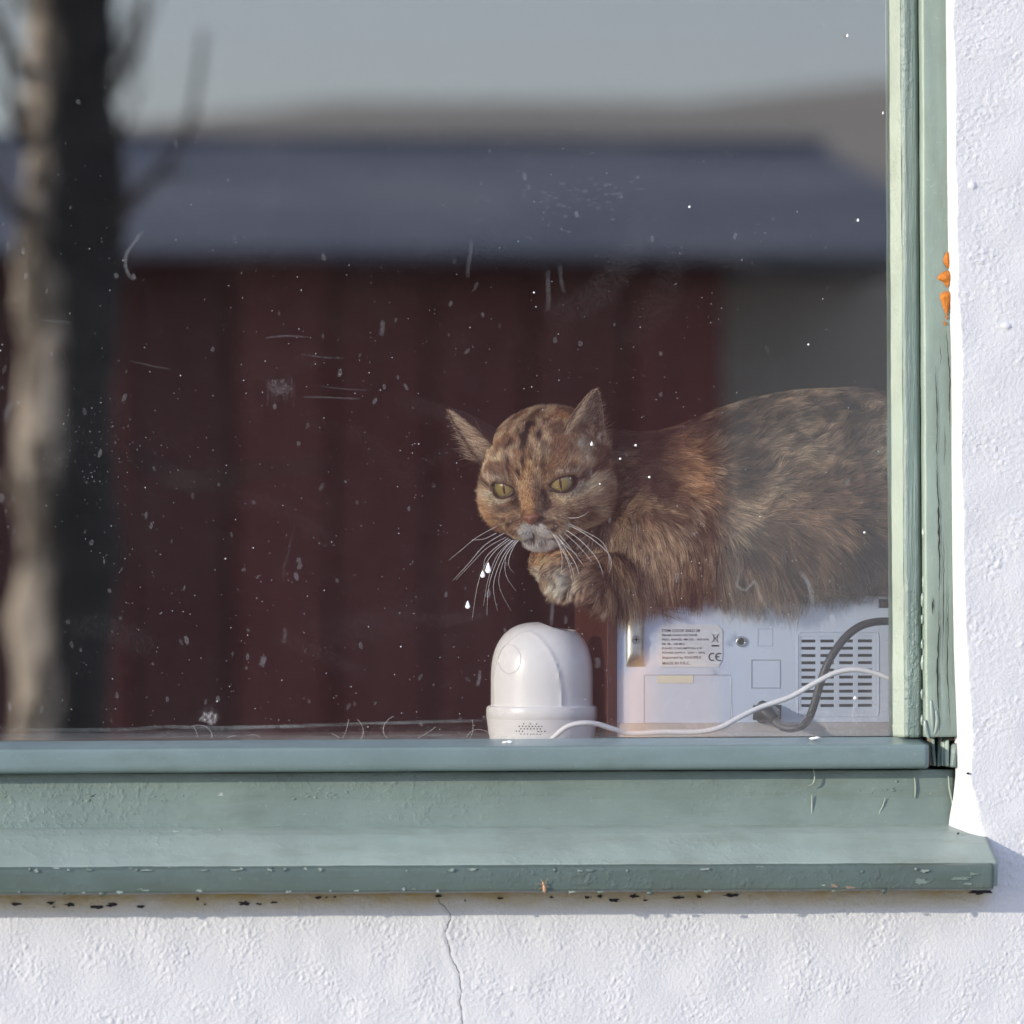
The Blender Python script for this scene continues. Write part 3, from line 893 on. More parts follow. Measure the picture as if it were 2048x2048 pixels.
# ================================================================== RADIO
YR = .10                                         # its back panel faces the street
YB = .225
radio = empty('radio', (PX(1500, YR), .16, SHELF))
tag(radio, 'small mains radio with wooden case seen from its grey back panel', 'radio')
def rp(px, py, y=YR): return P(px, py, y)
rx0, rx1 = rp(1233, 1300).x, rp(1815, 1300).x
rz1, rz0 = rp(1500, 1192).z, rp(1500, 1445).z
CW = .0075
def woodcase():
    m = NodeMat('red brown veneer')
    c = m.coords((1, 1, .12))
    m.base(m.mix(m.noise(c, 90, 5, .6), (.042, .016, .012), (.095, .036, .027)))
    m.set(Roughness=.3)
    return m.m
M_CASE = woodcase()
cs = MB()
cs.box((rx0 - CW, YR - .003, SHELF + .003), (rx0, YB, rz1 + CW))
cs.box((rx1, YR - .003, SHELF + .003), (rx1 + CW, YB, rz1 + CW))
cs.box((rx0, YR - .0027, rz1), (rx1, YB, rz1 + CW - .0002))
cs.box((rx0, YR + .004, SHELF + .003), (rx1, YB, rz0))
cs.box((rx0, YB - .01, rz0), (rx1, YB - .0003, rz1))
MB().box((rx0 + .0002, YR - .0015, SHELF + .0025), (rx1 - .0002, YR + .0039, rz0 - .0002)).build('plinth', plain('dusty grey plinth', (.42, .40, .42), .8, var=.2, scale=60), radio)
MB().box((rx0 + .004, YR + .006, SHELF), (rx1 - .004, YB - .006, SHELF + .0031)).build('felt_foot', plain('felt', (.05, .05, .05), .9), radio)
case = cs.build('case', M_CASE, radio, bevel=.0008)
M_PANEL = plain('pale grey plastic', (.56, .64, .79), .5, var=.03, scale=30, bump=.15, bscale=900)
M_DARK = plain('dark inside', (.02, .02, .022), .9)
vx0, vx1 = rp(1600, 1300).x, rp(1749, 1300).x
vz1, vz0 = rp(1675, 1272).z, rp(1675, 1420).z
kx0, kx1 = rp(1506, 1300).x, rp(1563, 1300).x
kz1, kz0 = rp(1530, 1410).z, rp(1530, 1440).z
pb = MB()
t = .002
def pbx(x0, x1, z0, z1): pb.box((x0, YR, z0), (x1, YR + t, z1))
pbx(rx0, rx1, vz1, rz1); pbx(vx1, rx1, rz0, vz1); pbx(rx0, kx0, rz0, vz1); pbx(kx1, vx0, rz0, vz1)
pbx(vx0, vx1, rz0, vz0); pbx(kx0, kx1, kz1, vz1); pbx(kx0, kx1, rz0, kz0)
panel = pb.build('back_panel', M_PANEL, radio)
MB().box((rx0 + .002, YR + .02, rz0 + .002), (rx1 - .002, YR + .022, rz1 - .002)).build('inner_board', M_DARK, radio)
# vent grille: bars between the slots
cols = [(1603, 1632), (1641, 1669), (1678.5, 1707), (1716, 1745)]
rows = [1282, 1296.5, 1311, 1325.5, 1340, 1354.3, 1368.6, 1382.6, 1396.6, 1411]
sh = 3.0
gr = MB()
xe = [vx0] + [rp(c, 1300).x for cc_ in cols for c in cc_] + [vx1]
ze_ = [vz1] + [rp(1675, r + d).z for r in rows for d in (-sh, sh)] + [vz0]
for i in range(0, len(xe), 2):
    gr.box((xe[i], YR + .0003, vz0), (xe[i + 1], YR + t, vz1))
for i in range(0, len(ze_), 2):
    for j in range(1, len(xe) - 1, 2):
        gr.box((xe[j], YR + .0004, ze_[i + 1]), (xe[j + 1], YR + t, ze_[i]))
gr.build('vent_grille', M_PANEL, panel)
def frame_line(x0, y0, x1, y1, w, name, mat, dy=.0004, rad=0):
    """Raised or inked outline on the panel, native pixels."""
    if rad:
        pts = []
        for cx, cy, a0 in ((x1 - rad, y0 + rad, -90), (x1 - rad, y1 - rad, 0), (x0 + rad, y1 - rad, 90), (x0 + rad, y0 + rad, 180)):
            for k in range(6):
                a = math.radians(a0 + 90 * k / 5)
                pts.append((cx + rad * math.cos(a), cy + rad * math.sin(a)))
    else:
        pts = [(x0, y0), (x1, y0), (x1, y1), (x0, y1)]
    pts.append(pts[0])
    m = MB()
    for (a, b), (c, d) in zip(pts[:-1], pts[1:]):
        m.tube([rp(a, b, YR - dy * .3), rp(c, d, YR - dy * .3)], w, 6)
    return m.build(name, mat, panel)
M_LINE = plain('panel seam', (.26, .30, .37), .6)
frame_line(1595, 1264, 1757, 1433, .00035, 'vent_frame', M_PANEL, rad=9)
frame_line(1503, 1320, 1560, 1376, .0003, 'square_cover', M_LINE)
frame_line(1516, 1258, 1545, 1292, .00012, 'square_cover', M_LINE)
frame_line(1288, 1350, 1461, 1446, .0002, 'battery_door', M_LINE)
MB().tube([rp(1461.5, 1352), rp(1462.5, 1436)], .00045, 6).build('door_edge', M_WHITE, panel)
# screws
M_STEEL = plain('bright steel', (.62, .62, .60), .28, 1.0)
M_STEELD = plain('dull steel', (.40, .42, .42), .45, 1.0, var=.3, scale=600)
def screw(px, py, r, y=YR):
    c = rp(px, py, y)
    s = MB().cyl((c.x, c.y, c.z), (0, -1, 0), r, r * .8, .0010, 18).build('screw', M_STEELD, radio)
    x = MB()
    x.box((c.x - r * .6, c.y - .00125, c.z - r * .13), (c.x + r * .6, c.y - .0009, c.z + r * .13))
    x.box((c.x - r * .13, c.y - .0013, c.z - r * .6), (c.x + r * .13, c.y - .0009, c.z + r * .6))
    x.build('cross_slot', M_DARK, s)
    MB().tube([(c.x + r * 1.12 * math.cos(a), c.y - .0002, c.z + r * 1.12 * math.sin(a)) for a in np.linspace(0, 6.2832, 25)], .0003, 5).build('screw_hole', M_DARK, s)
screw(1245.5, 1206.5, .0027); screw(1790, 1204, .0027)
# square socket at the top right
c0, c1 = rp(1757, 1198), rp(1777, 1216)
MB().box((c0.x, YR - .0006, c1.z), (c1.x, YR + .001, c0.z)).build('switch_slot', M_DARK, radio, bevel=.0006)
MB().box((lerp(c0.x, c1.x, .35), YR - .0022, lerp(c0.z, c1.z, .8)), (lerp(c0.x, c1.x, .75), YR, lerp(c0.z, c1.z, .3))).build('switch', M_CASE, radio)
# aerial bracket: half-round satin metal with cut foot, hinge, screw
M_SATIN = plain('satin metal', (.60, .59, .56), .4, 1.0)
ax0, ax1 = rp(1252, 1300).x, rp(1288.5, 1300).x
az1, az0 = rp(1270, 1229).z, rp(1270, 1333).z
ac, ar = (ax0 + ax1) / 2, (ax1 - ax0) / 2
v, f = [], []
NS, NZ = 18, 16
for j in range(NZ + 1):
    zz = lerp(az0, az1, j / NZ)
    for i in range(NS + 1):
        a = math.pi * i / NS
        cut = 1.0
        u = (zz - az0) / (az1 - az0)
        v.append((ac - ar * math.cos(a), YR - ar * .62 * math.sin(a), zz))
for j in range(NZ):
    for i in range(NS):
        f.append((j * (NS + 1) + i, j * (NS + 1) + i + 1, (j + 1) * (NS + 1) + i + 1, (j + 1) * (NS + 1) + i))
f.append(tuple(NZ * (NS + 1) + i for i in range(NS + 1)))
f.append(tuple(range(NS, -1, -1)))
# sloping cut at the foot: pull the front of the lower third back along a plane
for k, p in enumerate(v):
    u = (p[2] - az0) / (az1 - az0)
    lim = YR - .0006 - max(0, u - .02) * .0175
    v[k] = (p[0], max(p[1], lim), p[2])
brk = mesh_obj('aerial_bracket', v, f, M_SATIN, radio, smooth=True)
ed = brk.modifiers.new('es', 'EDGE_SPLIT'); ed.split_angle = math.radians(28)
c = rp(1270, 1279)
MB().cyl((c.x, YR - ar * .62 + .0004, c.z), (0, -1, 0), .0033, .0029, .0009, 20).build('bracket_screw', M_STEELD, brk)
x = MB(); x.box((c.x - .0017, YR - ar * .62 - .0008, c.z - .0004), (c.x + .0017, YR - ar * .62 - .0004, c.z + .0004)); x.box((c.x - .0004, YR - ar * .62 - .00082, c.z - .0017), (c.x + .0004, YR - ar * .62 - .0004, c.z + .0017))
x.build('screw_slot', M_DARK, brk)
hz = az1
MB().box((ac - .0035, YR - .0052, hz - .001), (ac + .0035, YR - .0008, hz + .004)).build('aerial_hinge', M_STEEL, radio, bevel=.0005)
MB().cyl((ac, YR - .003, hz + .004), (0, 0, 1), .0024, .0018, .006, 14).build('aerial_base', M_STEEL, radio, smooth=True)
MB().tube([(ac, YR - .003, hz + .0095), (ac + .001, YR + .004, hz + .02), (ac + .004, YR + .03, hz + .03)], .0012, 8).build('aerial_rod', M_STEEL, radio, smooth=True)
# jack socket
c = rp(1482, 1283)
MB().tube([(c.x + .0031 * math.cos(a), YR - .0007, c.z + .0031 * math.sin(a)) for a in np.linspace(0, 6.2832, 25)], .0008, 8).build('jack_ring', M_STEEL, radio, smooth=True)
MB().cyl((c.x, YR + .0005, c.z), (0, -1, 0), .0026, .0026, .0008, 18).build('jack_hole', M_DARK, radio)
# rating label with its print
lx0, ly0, lx1, ly1 = 1315, 1249, 1445, 1334
corner = 9
poly = [(lx0 + corner, ly0), (lx1 - 10, ly0), (lx1, ly0 + 12), (lx1, ly1 - 16), (lx1 - 8, ly1), (lx0 + 6, ly1), (lx0, ly1 - 14), (lx0, ly0 + corner)]
yl = YR - .0005
lv = [rp(a, b, yl) for a, b in poly]
lb = [rp(a, b, YR - .00005) for a, b in poly]
nn = len(poly)
M_LABEL = plain('silver paper label', (.66, .69, .74), .4, var=.05, scale=60)
label = mesh_obj('rating_label', lv + lb, [tuple(range(nn - 1, -1, -1))] + [(k, (k + 1) % nn, nn + (k + 1) % nn, nn + k) for k in range(nn)], M_LABEL, radio)
M_INK = plain('dark ink', (.035, .038, .05), .6)
def text_mesh(body, px, py, hpx, wpx=None, y=yl - .00012, bold=0.0):
    cu = bpy.data.curves.new('t', 'FONT'); cu.body = body; cu.size = 1; cu.offset = bold; cu.resolution_u = 3
    ob = bpy.data.objects.new('t', cu); col.objects.link(ob)
    dg = bpy.context.evaluated_depsgraph_get()
    me = bpy.data.meshes.new_from_object(ob.evaluated_get(dg))
    vs = np.array([v.co[:] for v in me.vertices]); fs = [tuple(p.vertices) for p in me.polygons]
    bpy.data.objects.remove(ob); bpy.data.meshes.remove(me); bpy.data.curves.remove(cu)
    s = (rp(101, 0).x - rp(100, 0).x)
    sz = hpx / .7 * s                             # cap height about 0.7
    w = vs[:, 0].max() - vs[:, 0].min()
    sx = sz if wpx is None else wpx * s / w
    o = rp(px, py, y)
    return [(o.x + (v[0] - vs[:, 0].min()) * sx, y, o.z + v[1] * sz) for v in vs], fs
let = MB()
for body, x0, yb, h, w in [('ITEM CODE 5062138', 1324, 1264, 5.6, 78), ('FM/AM RADIO RECEIVER', 1324, 1272.3, 3.9, 73), ('FREQ. RANGE: AM 530 - 1650 KHz', 1324, 1281, 4.1, 97), ('FM  88 - 108 MHz', 1324, 1290, 4.1, 47), ('POWER CONSUMPTION: 3 W', 1324.5, 1298.7, 4.1, 82), ('POWER SUPPLY:  230V ~ 50Hz', 1324.5, 1307.5, 4.1, 88), ('Imported by KNOPEX', 1325, 1317.5, 5.2, 80), ('MADE IN P.R.C.', 1325, 1329, 5.2, 57)]:
    let.add(*text_mesh(body, x0, yb, h, w, bold=.012))
let.build('lettering', M_INK, label)
ce = MB()
def arc(cx, cy, r, a0, a1, n=14): return [rp(cx + r * math.cos(math.radians(lerp(a0, a1, k / n))), cy - r * math.sin(math.radians(lerp(a0, a1, k / n))), yl - .0001) for k in range(n + 1)]
ce.tube(arc(1425, 1313.7, 7.2, 65, 295), .00042, 6, flat=1)
ce.tube(arc(1438.5, 1313.7, 7.2, 65, 295), .00042, 6, flat=1)
ce.tube([rp(1431.5, 1313.7, yl - .0001), rp(1438, 1313.7, yl - .0001)], .00042, 6)
ce.build('conformity_mark', M_INK, label)
bn = MB()
for seg in ([(1424, 1268), (1437, 1285)], [(1438, 1268), (1423, 1285)], [(1427, 1270), (1428, 1283), (1434, 1283), (1435, 1270), (1427, 1270)]):
    bn.tube([rp(a, b, yl - .0001) for a, b in seg], .0002, 5)
bn.add([rp(1423, 1290, yl - .0002), rp(1438, 1290, yl - .0002), rp(1438, 1293, yl - .0002), rp(1423, 1293, yl - .0002)], [(0, 3, 2, 1)])
bn.build('bin_mark', M_INK, label)
v = [rp(a, b, YR - .0004) for a, b in ((1315, 1351), (1386.5, 1351), (1386.5, 1366), (1315, 1366))]
v += [rp(a, b, YR - .00005) for a, b in ((1315, 1351), (1386.5, 1351), (1386.5, 1366), (1315, 1366))]
mesh_obj('paper_strip', v, [(3, 2, 1, 0), (0, 1, 5, 4), (1, 2, 6, 5), (2, 3, 7, 6), (3, 0, 4, 7)], plain('cream paper', (.70, .68, .58), .7), radio)
# mains socket and plug
sk = MB()
sk.box((kx0 + .0004, YR - .0004, kz0 + .0003), (kx1 - .0004, YR + .012, kz1 - .0003))
sk.build('mains_socket', M_DARK, radio)
# ------------------------------------------------------------------ cables
M_BLACK = plain('black rubber', (.022, .022, .025), .45)
M_CABLEW = plain('white cable sheath', (.80, .80, .84), .4)
def cable(name, pts, r, mat, label, cat):
    root = empty(name, P(*pts[0]))
    tag(root, label, cat)
    q = catmull([P(*p) for p in pts], 10)
    MB().tube(q, r, 12).build('sheath', mat, root, smooth=True)
    return root
bc = cable('mains_cord', [(1545, 1430, .082), (1553, 1445, .078), (1568, 1455, .072), (1587, 1457, .067), (1606, 1450, .064), (1620, 1432, .062), (1631, 1400, .060), (1642, 1362, .058), (1655, 1328, .057), (1674, 1296, .057), (1698, 1268, .058), (1726, 1250, .060), (1760, 1243, .063), (1800, 1244, .068), (1850, 1252, .08)], .0029, M_BLACK,
           'black mains cord looping from the radio socket to the window stile', 'cord')
pl = MB()
pts = [P(1510, 1425, YR - .001), P(1512, 1425, YR - .014), P(1528, 1427, YR - .018), P(1547, 1433, YR - .019)]
pl.tube([P(1524, 1424, YR), P(1524, 1424, YR - .010)], .0085, 12, flat=.6)
pl.tube([P(1520, 1424, YR - .008), P(1534, 1426, YR - .016), P(1550, 1440, YR - .021)], [.0068, .0058, .0036], 12)
pl.build('plug', M_BLACK, bc, smooth=True, bevel=.001)
MB().tube([P(1547, 1418, YR - .006), P(1553, 1424, YR - .010), P(1553, 1434, YR - .012)], .0026, 10).build('plug_collar', plain('worn grey rubber', (.32, .33, .33), .5), bc, smooth=True)

# ================================================================== WHITE INDOOR CAMERA
YD = .125
dev = empty('indoor_camera', (PX(1089, YD), YD, SHELF))
tag(dev, 'white domed indoor camera with speaker holes standing on the window shelf', 'camera')
M_PLW = plain('white plastic', (.83, .83, .85), .32, var=.02, scale=50)
dc = P(1084, 1400, YD)
RB = (P(1205, 1400, YD).x - P(972, 1400, YD).x) / 2 * math.cos(math.radians(10)) * .955
RBODY = (P(1193, 1400, YD).x - P(979, 1400, YD).x) / 2 * math.cos(math.radians(10)) * .955
zD = lambda py: P(1086, py, YD).z
ztop, zbase = zD(1244), zD(1412)
def lathe(prof, n, fn=None):
    v, f = [], []
    for r, zz in prof:
        for k in range(n):
            a = 2 * math.pi * k / n
            rr_, z2 = (r, zz) if fn is None else fn(r, zz, a)
            v.append((dc.x + rr_ * math.sin(a), YD - rr_ * math.cos(a), z2))
    for j in range(len(prof) - 1):
        for k in range(n):
            f.append((j * n + k, j * n + (k + 1) % n, (j + 1) * n + (k + 1) % n, (j + 1) * n + k))
    return v, f
prof = [(RB * .935, SHELF), (RB * .94, SHELF + .001), (RB * .965, zD(1462)), (RB * .99, zD(1440)), (RB * .993, zD(1438)), (RB * .993, zD(1437)), (RB * 1.0, zD(1436)), (RB, zD(1418)), (RB * .985, zD(1413)), (RB * .95, zD(1411)), (RBODY * .9, zD(1411))]
v, f = lathe(prof, 96)
f.append(tuple(range(95, -1, -1)))
base_o = mesh_obj('base', v, f, M_PLW, dev, smooth=True)
base_o.modifiers.new('es', 'EDGE_SPLIT').split_angle = math.radians(40)
# domed shell with raised arch panel on its back, and an opening cut through the top
PA = math.radians(-33)                            # panel centre (towards the sun side)
def shell_fn(r, zz, a):
    da = (a - PA + math.pi) % (2 * math.pi) - math.pi
    u = (zz - zbase) / (zD(1262) - zbase)
    half = math.radians(46) * math.sqrt(max(0, 1 - max(0, u) ** 2.6)) if u < 1 else 0
    inside = float(sm(0, math.radians(2.2), np.array(half - abs(da)))) if half > 0 else 0.0
    edge = math.exp(-((half - abs(da) - math.radians(1.5)) / math.radians(2.2)) ** 2) if half > 0 else 0
    return r + .0005 * inside + .0007 * edge, zz
H = ztop - zbase
prof = []
for j in range(64):
    t_ = j / 63
    zz = zbase - .001 + (H + .001) * math.sin(t_ * math.pi / 2)
    w = max(0, (zz - (zbase + H * .30)) / (H * .70))
    prof.append((max(RBODY * (1 - w ** 2.5) ** (1 / 2.7), .0002) if w < 1 else .0002, zz))
v, f = lathe(prof, 128, shell_fn)
shell = mesh_obj('shell', v, f, M_PLW, None, smooth=True)
so = shell.modifiers.new('so', 'SOLIDIFY'); so.thickness = .0022; so.offset = -1
cu_c = P(1116, 1238, YD)
cm = MB().ball((cu_c.x, YD - .006, cu_c.z), (.0175, .034, .0085), 40, 26, Matrix.Rotation(math.radians(12), 3, 'Y'))
cutter = cm.build('cutter', None)
bo = shell.modifiers.new('bo', 'BOOLEAN'); bo.object = cutter; bo.operation = 'DIFFERENCE'; bo.solver = 'EXACT'
dg = bpy.context.evaluated_depsgraph_get()
me = bpy.data.meshes.new_from_object(shell.evaluated_get(dg))
shell.modifiers.clear(); shell.data = me
bpy.data.objects.remove(cutter)
attach(shell, dev)
me.polygons.foreach_set('use_smooth', np.ones(len(me.polygons), dtype=bool))
shell.modifiers.new('es', 'EDGE_SPLIT').split_angle = math.radians(38)
MB().ball((dc.x, YD, zbase + H * .36), (RBODY * .88, RBODY * .88, H * .53), 28, 16).build('dark_core', M_DARK, dev, smooth=True)  # dark dome added so the opening looks shaded inside
# round mark on the panel
def on_shell(px, py):
    """Point of the shell seen at a pixel: march the sight line to the lathe surface."""
    d = (P(px, py, YD) - CAM).normalized()
    p0 = P(px, py, YD - .055)
    zs_, rs_ = [q[1] for q in prof], [q[0] for q in prof]
    for k in range(400):
        p = p0 + d * (k * .00015)
        if math.hypot(p.x - dc.x, p.y - YD) <= np.interp(p.z, zs_, rs_) + .0007: return p - d * .0001
    return P(px, py, YD)
ring = [on_shell(1019 + 22.5 * math.cos(a), 1318 + 29 * math.sin(a)) for a in np.linspace(0, 6.2832, 41)]
MB().tube(ring, .00018, 5).build('round_mark', plain('pale seam', (.60, .61, .64), .5), shell)
# speaker perforations (each a small dark disc)
holes = MB()
pat = [(1448, [1048, 1060, 1072]), (1453, [1040 + 6 * k for k in range(8)]), (1458, [1043 + 6 * k for k in range(7)]), (1463, [1035, 1040, 1046, 1075, 1081, 1088]), (1468.5, [1043 + 6 * k for k in range(7)]), (1474, [1040 + 6 * k for k in range(8)])]
for py, xs_l in pat:
    for px in xs_l:
        p = P(px, py, YD - RB)
        rb = np.interp(p.z, [SHELF, zD(1462), zD(1440)], [RB * .92, RB * .965, RB * .99])
        sx = max(-.98, min(.98, (P(px, py, YD - rb * .9).x - dc.x) / rb))
        a = math.asin(sx)
        n_ = Vector((math.sin(a), -math.cos(a), 0))
        c = Vector((dc.x, YD, p.z)) + n_ * (rb + .00005)
        holes.cyl(c - n_ * .0006, n_, .00052, .00052, .0007, 8)
hs = holes.build('speaker_holes', M_DARK, base_o); hs['kind'] = 'stuff'
wc = cable('white_cable', [(1096, 1486, .030), (1110, 1472, .026), (1135, 1453, .022), (1165, 1446, .020), (1195, 1448, .022), (1230, 1459, .026), (1262, 1467, .03), (1330, 1464, .034), (1395, 1464, .036), (1440, 1455, .038), (1480, 1434, .040), (1520, 1415, .042), (1580, 1394, .042), (1630, 1366, .042), (1670, 1346, .042), (1710, 1339, .042), (1750, 1346, .042), (1790, 1361, .042), (1840, 1382, .05)], .0019, M_CABLEW,
           'thin white cable running from the white camera past the radio', 'cable')

# ================================================================== THE CAT
cat = empty('cat', P(1480, 1190, .16))
tag(cat, 'brown tabby tortoiseshell cat lying on the radio with one paw hanging over its edge', 'cat')
A3 = lambda v: np.array(tuple(v), dtype=np.float64)
# head frame: columns = right (viewer's right), up, forward (nose)
yaw, pit, rol = math.radians(25), math.radians(21), math.radians(5.5)
F0 = Vector((-math.sin(yaw), -math.cos(yaw), 0))
hF = F0 * math.cos(pit) + Vector((0, 0, -math.sin(pit)))
hR0 = Vector((math.cos(yaw), -math.sin(yaw), 0))
hU0 = F0 * math.sin(pit) + Vector((0, 0, math.cos(pit)))
hR = hR0 * math.cos(rol) + hU0 * math.sin(rol)
hU = -hR0 * math.sin(rol) + hU0 * math.cos(rol)
HR = np.array([A3(hR), A3(hU), A3(hF)]).T        # world = HC + HR @ local
EYE = (20.0, 5.0, 27.0)                          # eyeball centre, mm, local (r, u, f)
ER = 11.2
HC = A3(P(1063, 979, .105)) - HR @ (np.array([0, EYE[1] - .5, EYE[2] + ER]) * .001)
def h2w(l): return HC + HR @ (np.asarray(l, dtype=np.float64) * .001)
def w2h(p): return ((p - HC) @ HR) * 1000

def ell(p, c, r):
    q = (p - np.asarray(c, dtype=np.float32)) / np.asarray(r, dtype=np.float32)
    k0 = np.sqrt((q * q).sum(-1))
    q /= np.asarray(r, dtype=np.float32)
    k1 = np.sqrt((q * q).sum(-1)) + 1e-9
    return k0 * (k0 - 1) / k1
def cap(p, a, b, ra, rb):
    a, b = np.asarray(a, dtype=np.float32), np.asarray(b, dtype=np.float32)
    ba = b - a
    h = np.clip(((p - a) @ ba) / ba.dot(ba), 0, 1)
    d = p - a - h[..., None] * ba
    return np.sqrt((d * d).sum(-1)) - (ra + (rb - ra) * h)
def smin(a, b, k):
    h = np.clip(.5 + .5 * (b - a) / k, 0, 1)
    return b + (a - b) * h - k * h * (1 - h)
def smax(a, b, k): return -smin(-a, -b, k)

def eye_axes(s):
    """Local frame of an eye: a along the lid slit (outwards and up), b across, d outwards."""
    d = np.array([s * .42, .05, .90]); d /= np.linalg.norm(d)
    a = np.array([s * .93, .10, -.36]); a -= d * a.dot(d); a /= np.linalg.norm(a)
    b = np.cross(d, a) * s; b /= np.linalg.norm(b)
    if b[1] < 0: b = -b
    return a, b, d
def lid_h(a):
    """Half openings (upper, lower) of the lids at slit position a (mm, outwards positive)."""
    t = np.clip((a + 10.4) / 20.6, 0, 1)
    return 5.5 * t ** .5 * (1 - t) ** .58 / .474, 5.6 * t ** .66 * (1 - t) ** .46 / .462

def head_sdf(p):
    """p in local mm."""
    d = ell(p, (0, 12, -8), (42.5, 33, 42))
    d = smin(d, ell(p, (0, 20, 8), (33, 20, 27)), 10)
    for s in (-1, 1):
        d = smin(d, ell(p, (s * 25, -12, 5), (21.5, 25, 26)), 12)
        d = smin(d, ell(p, (s * 19, 12.5, 18.5), (16, 11, 15)), 8)
        d = smin(d, ell(p, (s * 17, -10, 25), (15, 14, 14)), 8)
    d = smin(d, cap(p, (0, 14, 26), (0, -9, 46), 9.5, 7.5), 7)
    for s in (-1, 1):
        d = smin(d, ell(p, (s * 9.5, -20, 40), (13, 10.5, 12)), 3.5)
    d = smin(d, ell(p, (0, -32, 35), (13, 9.0, 12)), 4)
    d = smin(d, ell(p, (0, -25, 16), (27, 17, 24)), 10)
    for s in (-1, 1):
        d = smax(d, -cap(p, (0, -27, 50.5), (s * 11, -30, 43.5), 1.5, .9), 1.2)
    d = smax(d, -cap(p, (0, -17, 54), (0, -27, 51), 1.0, 1.2), 1.2)
    for s in (-1, 1):
        c = np.array([s * EYE[0], EYE[1], EYE[2]], dtype=np.float32)
        q = p - c
        d = smin(d, np.sqrt((q * q).sum(-1)) - (ER + 1.5), 3.0)
        a, b, dd = eye_axes(s)
        qa, qb, qd = q @ a.astype(np.float32), q @ b.astype(np.float32), q @ dd.astype(np.float32)
        up, lo = lid_h(qa)
        op = np.maximum(np.where(qb > 0, qb - up, -qb - lo), np.abs(qa) - 9.8)
        op = np.maximum(op, 2 - qd)
        d = smax(d, -op, 1.2)
    return d

def px3(px, py, y): return A3(P(px, py, y))
ZTOP = rz1 + CW                                   # top of the radio
B_RUMP, B_BELLY, B_CHEST, B_SHO = px3(1690, 1000, .175), px3(1560, 1090, .165), px3(1400, 1050, .170), px3(1345, 1098, .128)
def body_sdf(p):
    d = ell(p, B_RUMP, (.112, .078, .080))
    d = smin(d, ell(p, px3(1520, 1000, .18), (.080, .065, .066)), .03)
    d = smin(d, ell(p, B_BELLY, (.110, .078, .048)), .025)
    d = smin(d, ell(p, B_CHEST, (.062, .060, .062)), .03)
    d = smin(d, ell(p, px3(1850, 1060, .16), (.07, .075, .07)), .02)
    d = smin(d, ell(p, B_SHO, (.047, .036, .046)), .012)
    d = smin(d, ell(p, px3(1470, 1140, .130), (.05, .045, .03)), .015)
    d = smin(d, cap(p, px3(1400, 1012, .172), h2w((4, -8, -24)).astype(np.float32), .050, .033), .015)
    d = smin(d, cap(p, px3(1290, 1075, .150), px3(1175, 1075, .150), .040, .024), .015)
    dl = ZTOP - p[..., 2]
    d = smax(d, dl, .008)
    # forelegs folded forward over the edge
    arm = cap(p, px3(1330, 1150, .120), px3(1215, 1160, .110), .021, .0160)
    arm = smin(arm, cap(p, px3(1215, 1160, .110), px3(1140, 1152, .112), .0160, .0145), .008)
    arm = smin(arm, ell(p, px3(1128, 1150, .110), (.0150, .0155, .0150)), .006)
    arm = smin(arm, ell(p, px3(1187, 1166, .097), (.0165, .0135, .0145)), .003)
    for (a, b, y) in ((1106, 1154, .101), (1117, 1167, .097), (1134, 1174, .096), (1172, 1182, .088), (1190, 1184, .086), (1207, 1178, .088)):
        arm = smin(arm, ell(p, px3(a, b, y), (.0066, .0075, .0080)), .0018)
    d = smin(d, arm, .010)
    d = smin(d, cap(p, px3(1200, 1090, .145), px3(1110, 1118, .150), .022, .016), .01)
    return d
def cat_sdf(p):
    b = body_sdf(p) * 1000
    h = head_sdf(w2h(p).astype(np.float32))
    return smin(h, b, 7.0)

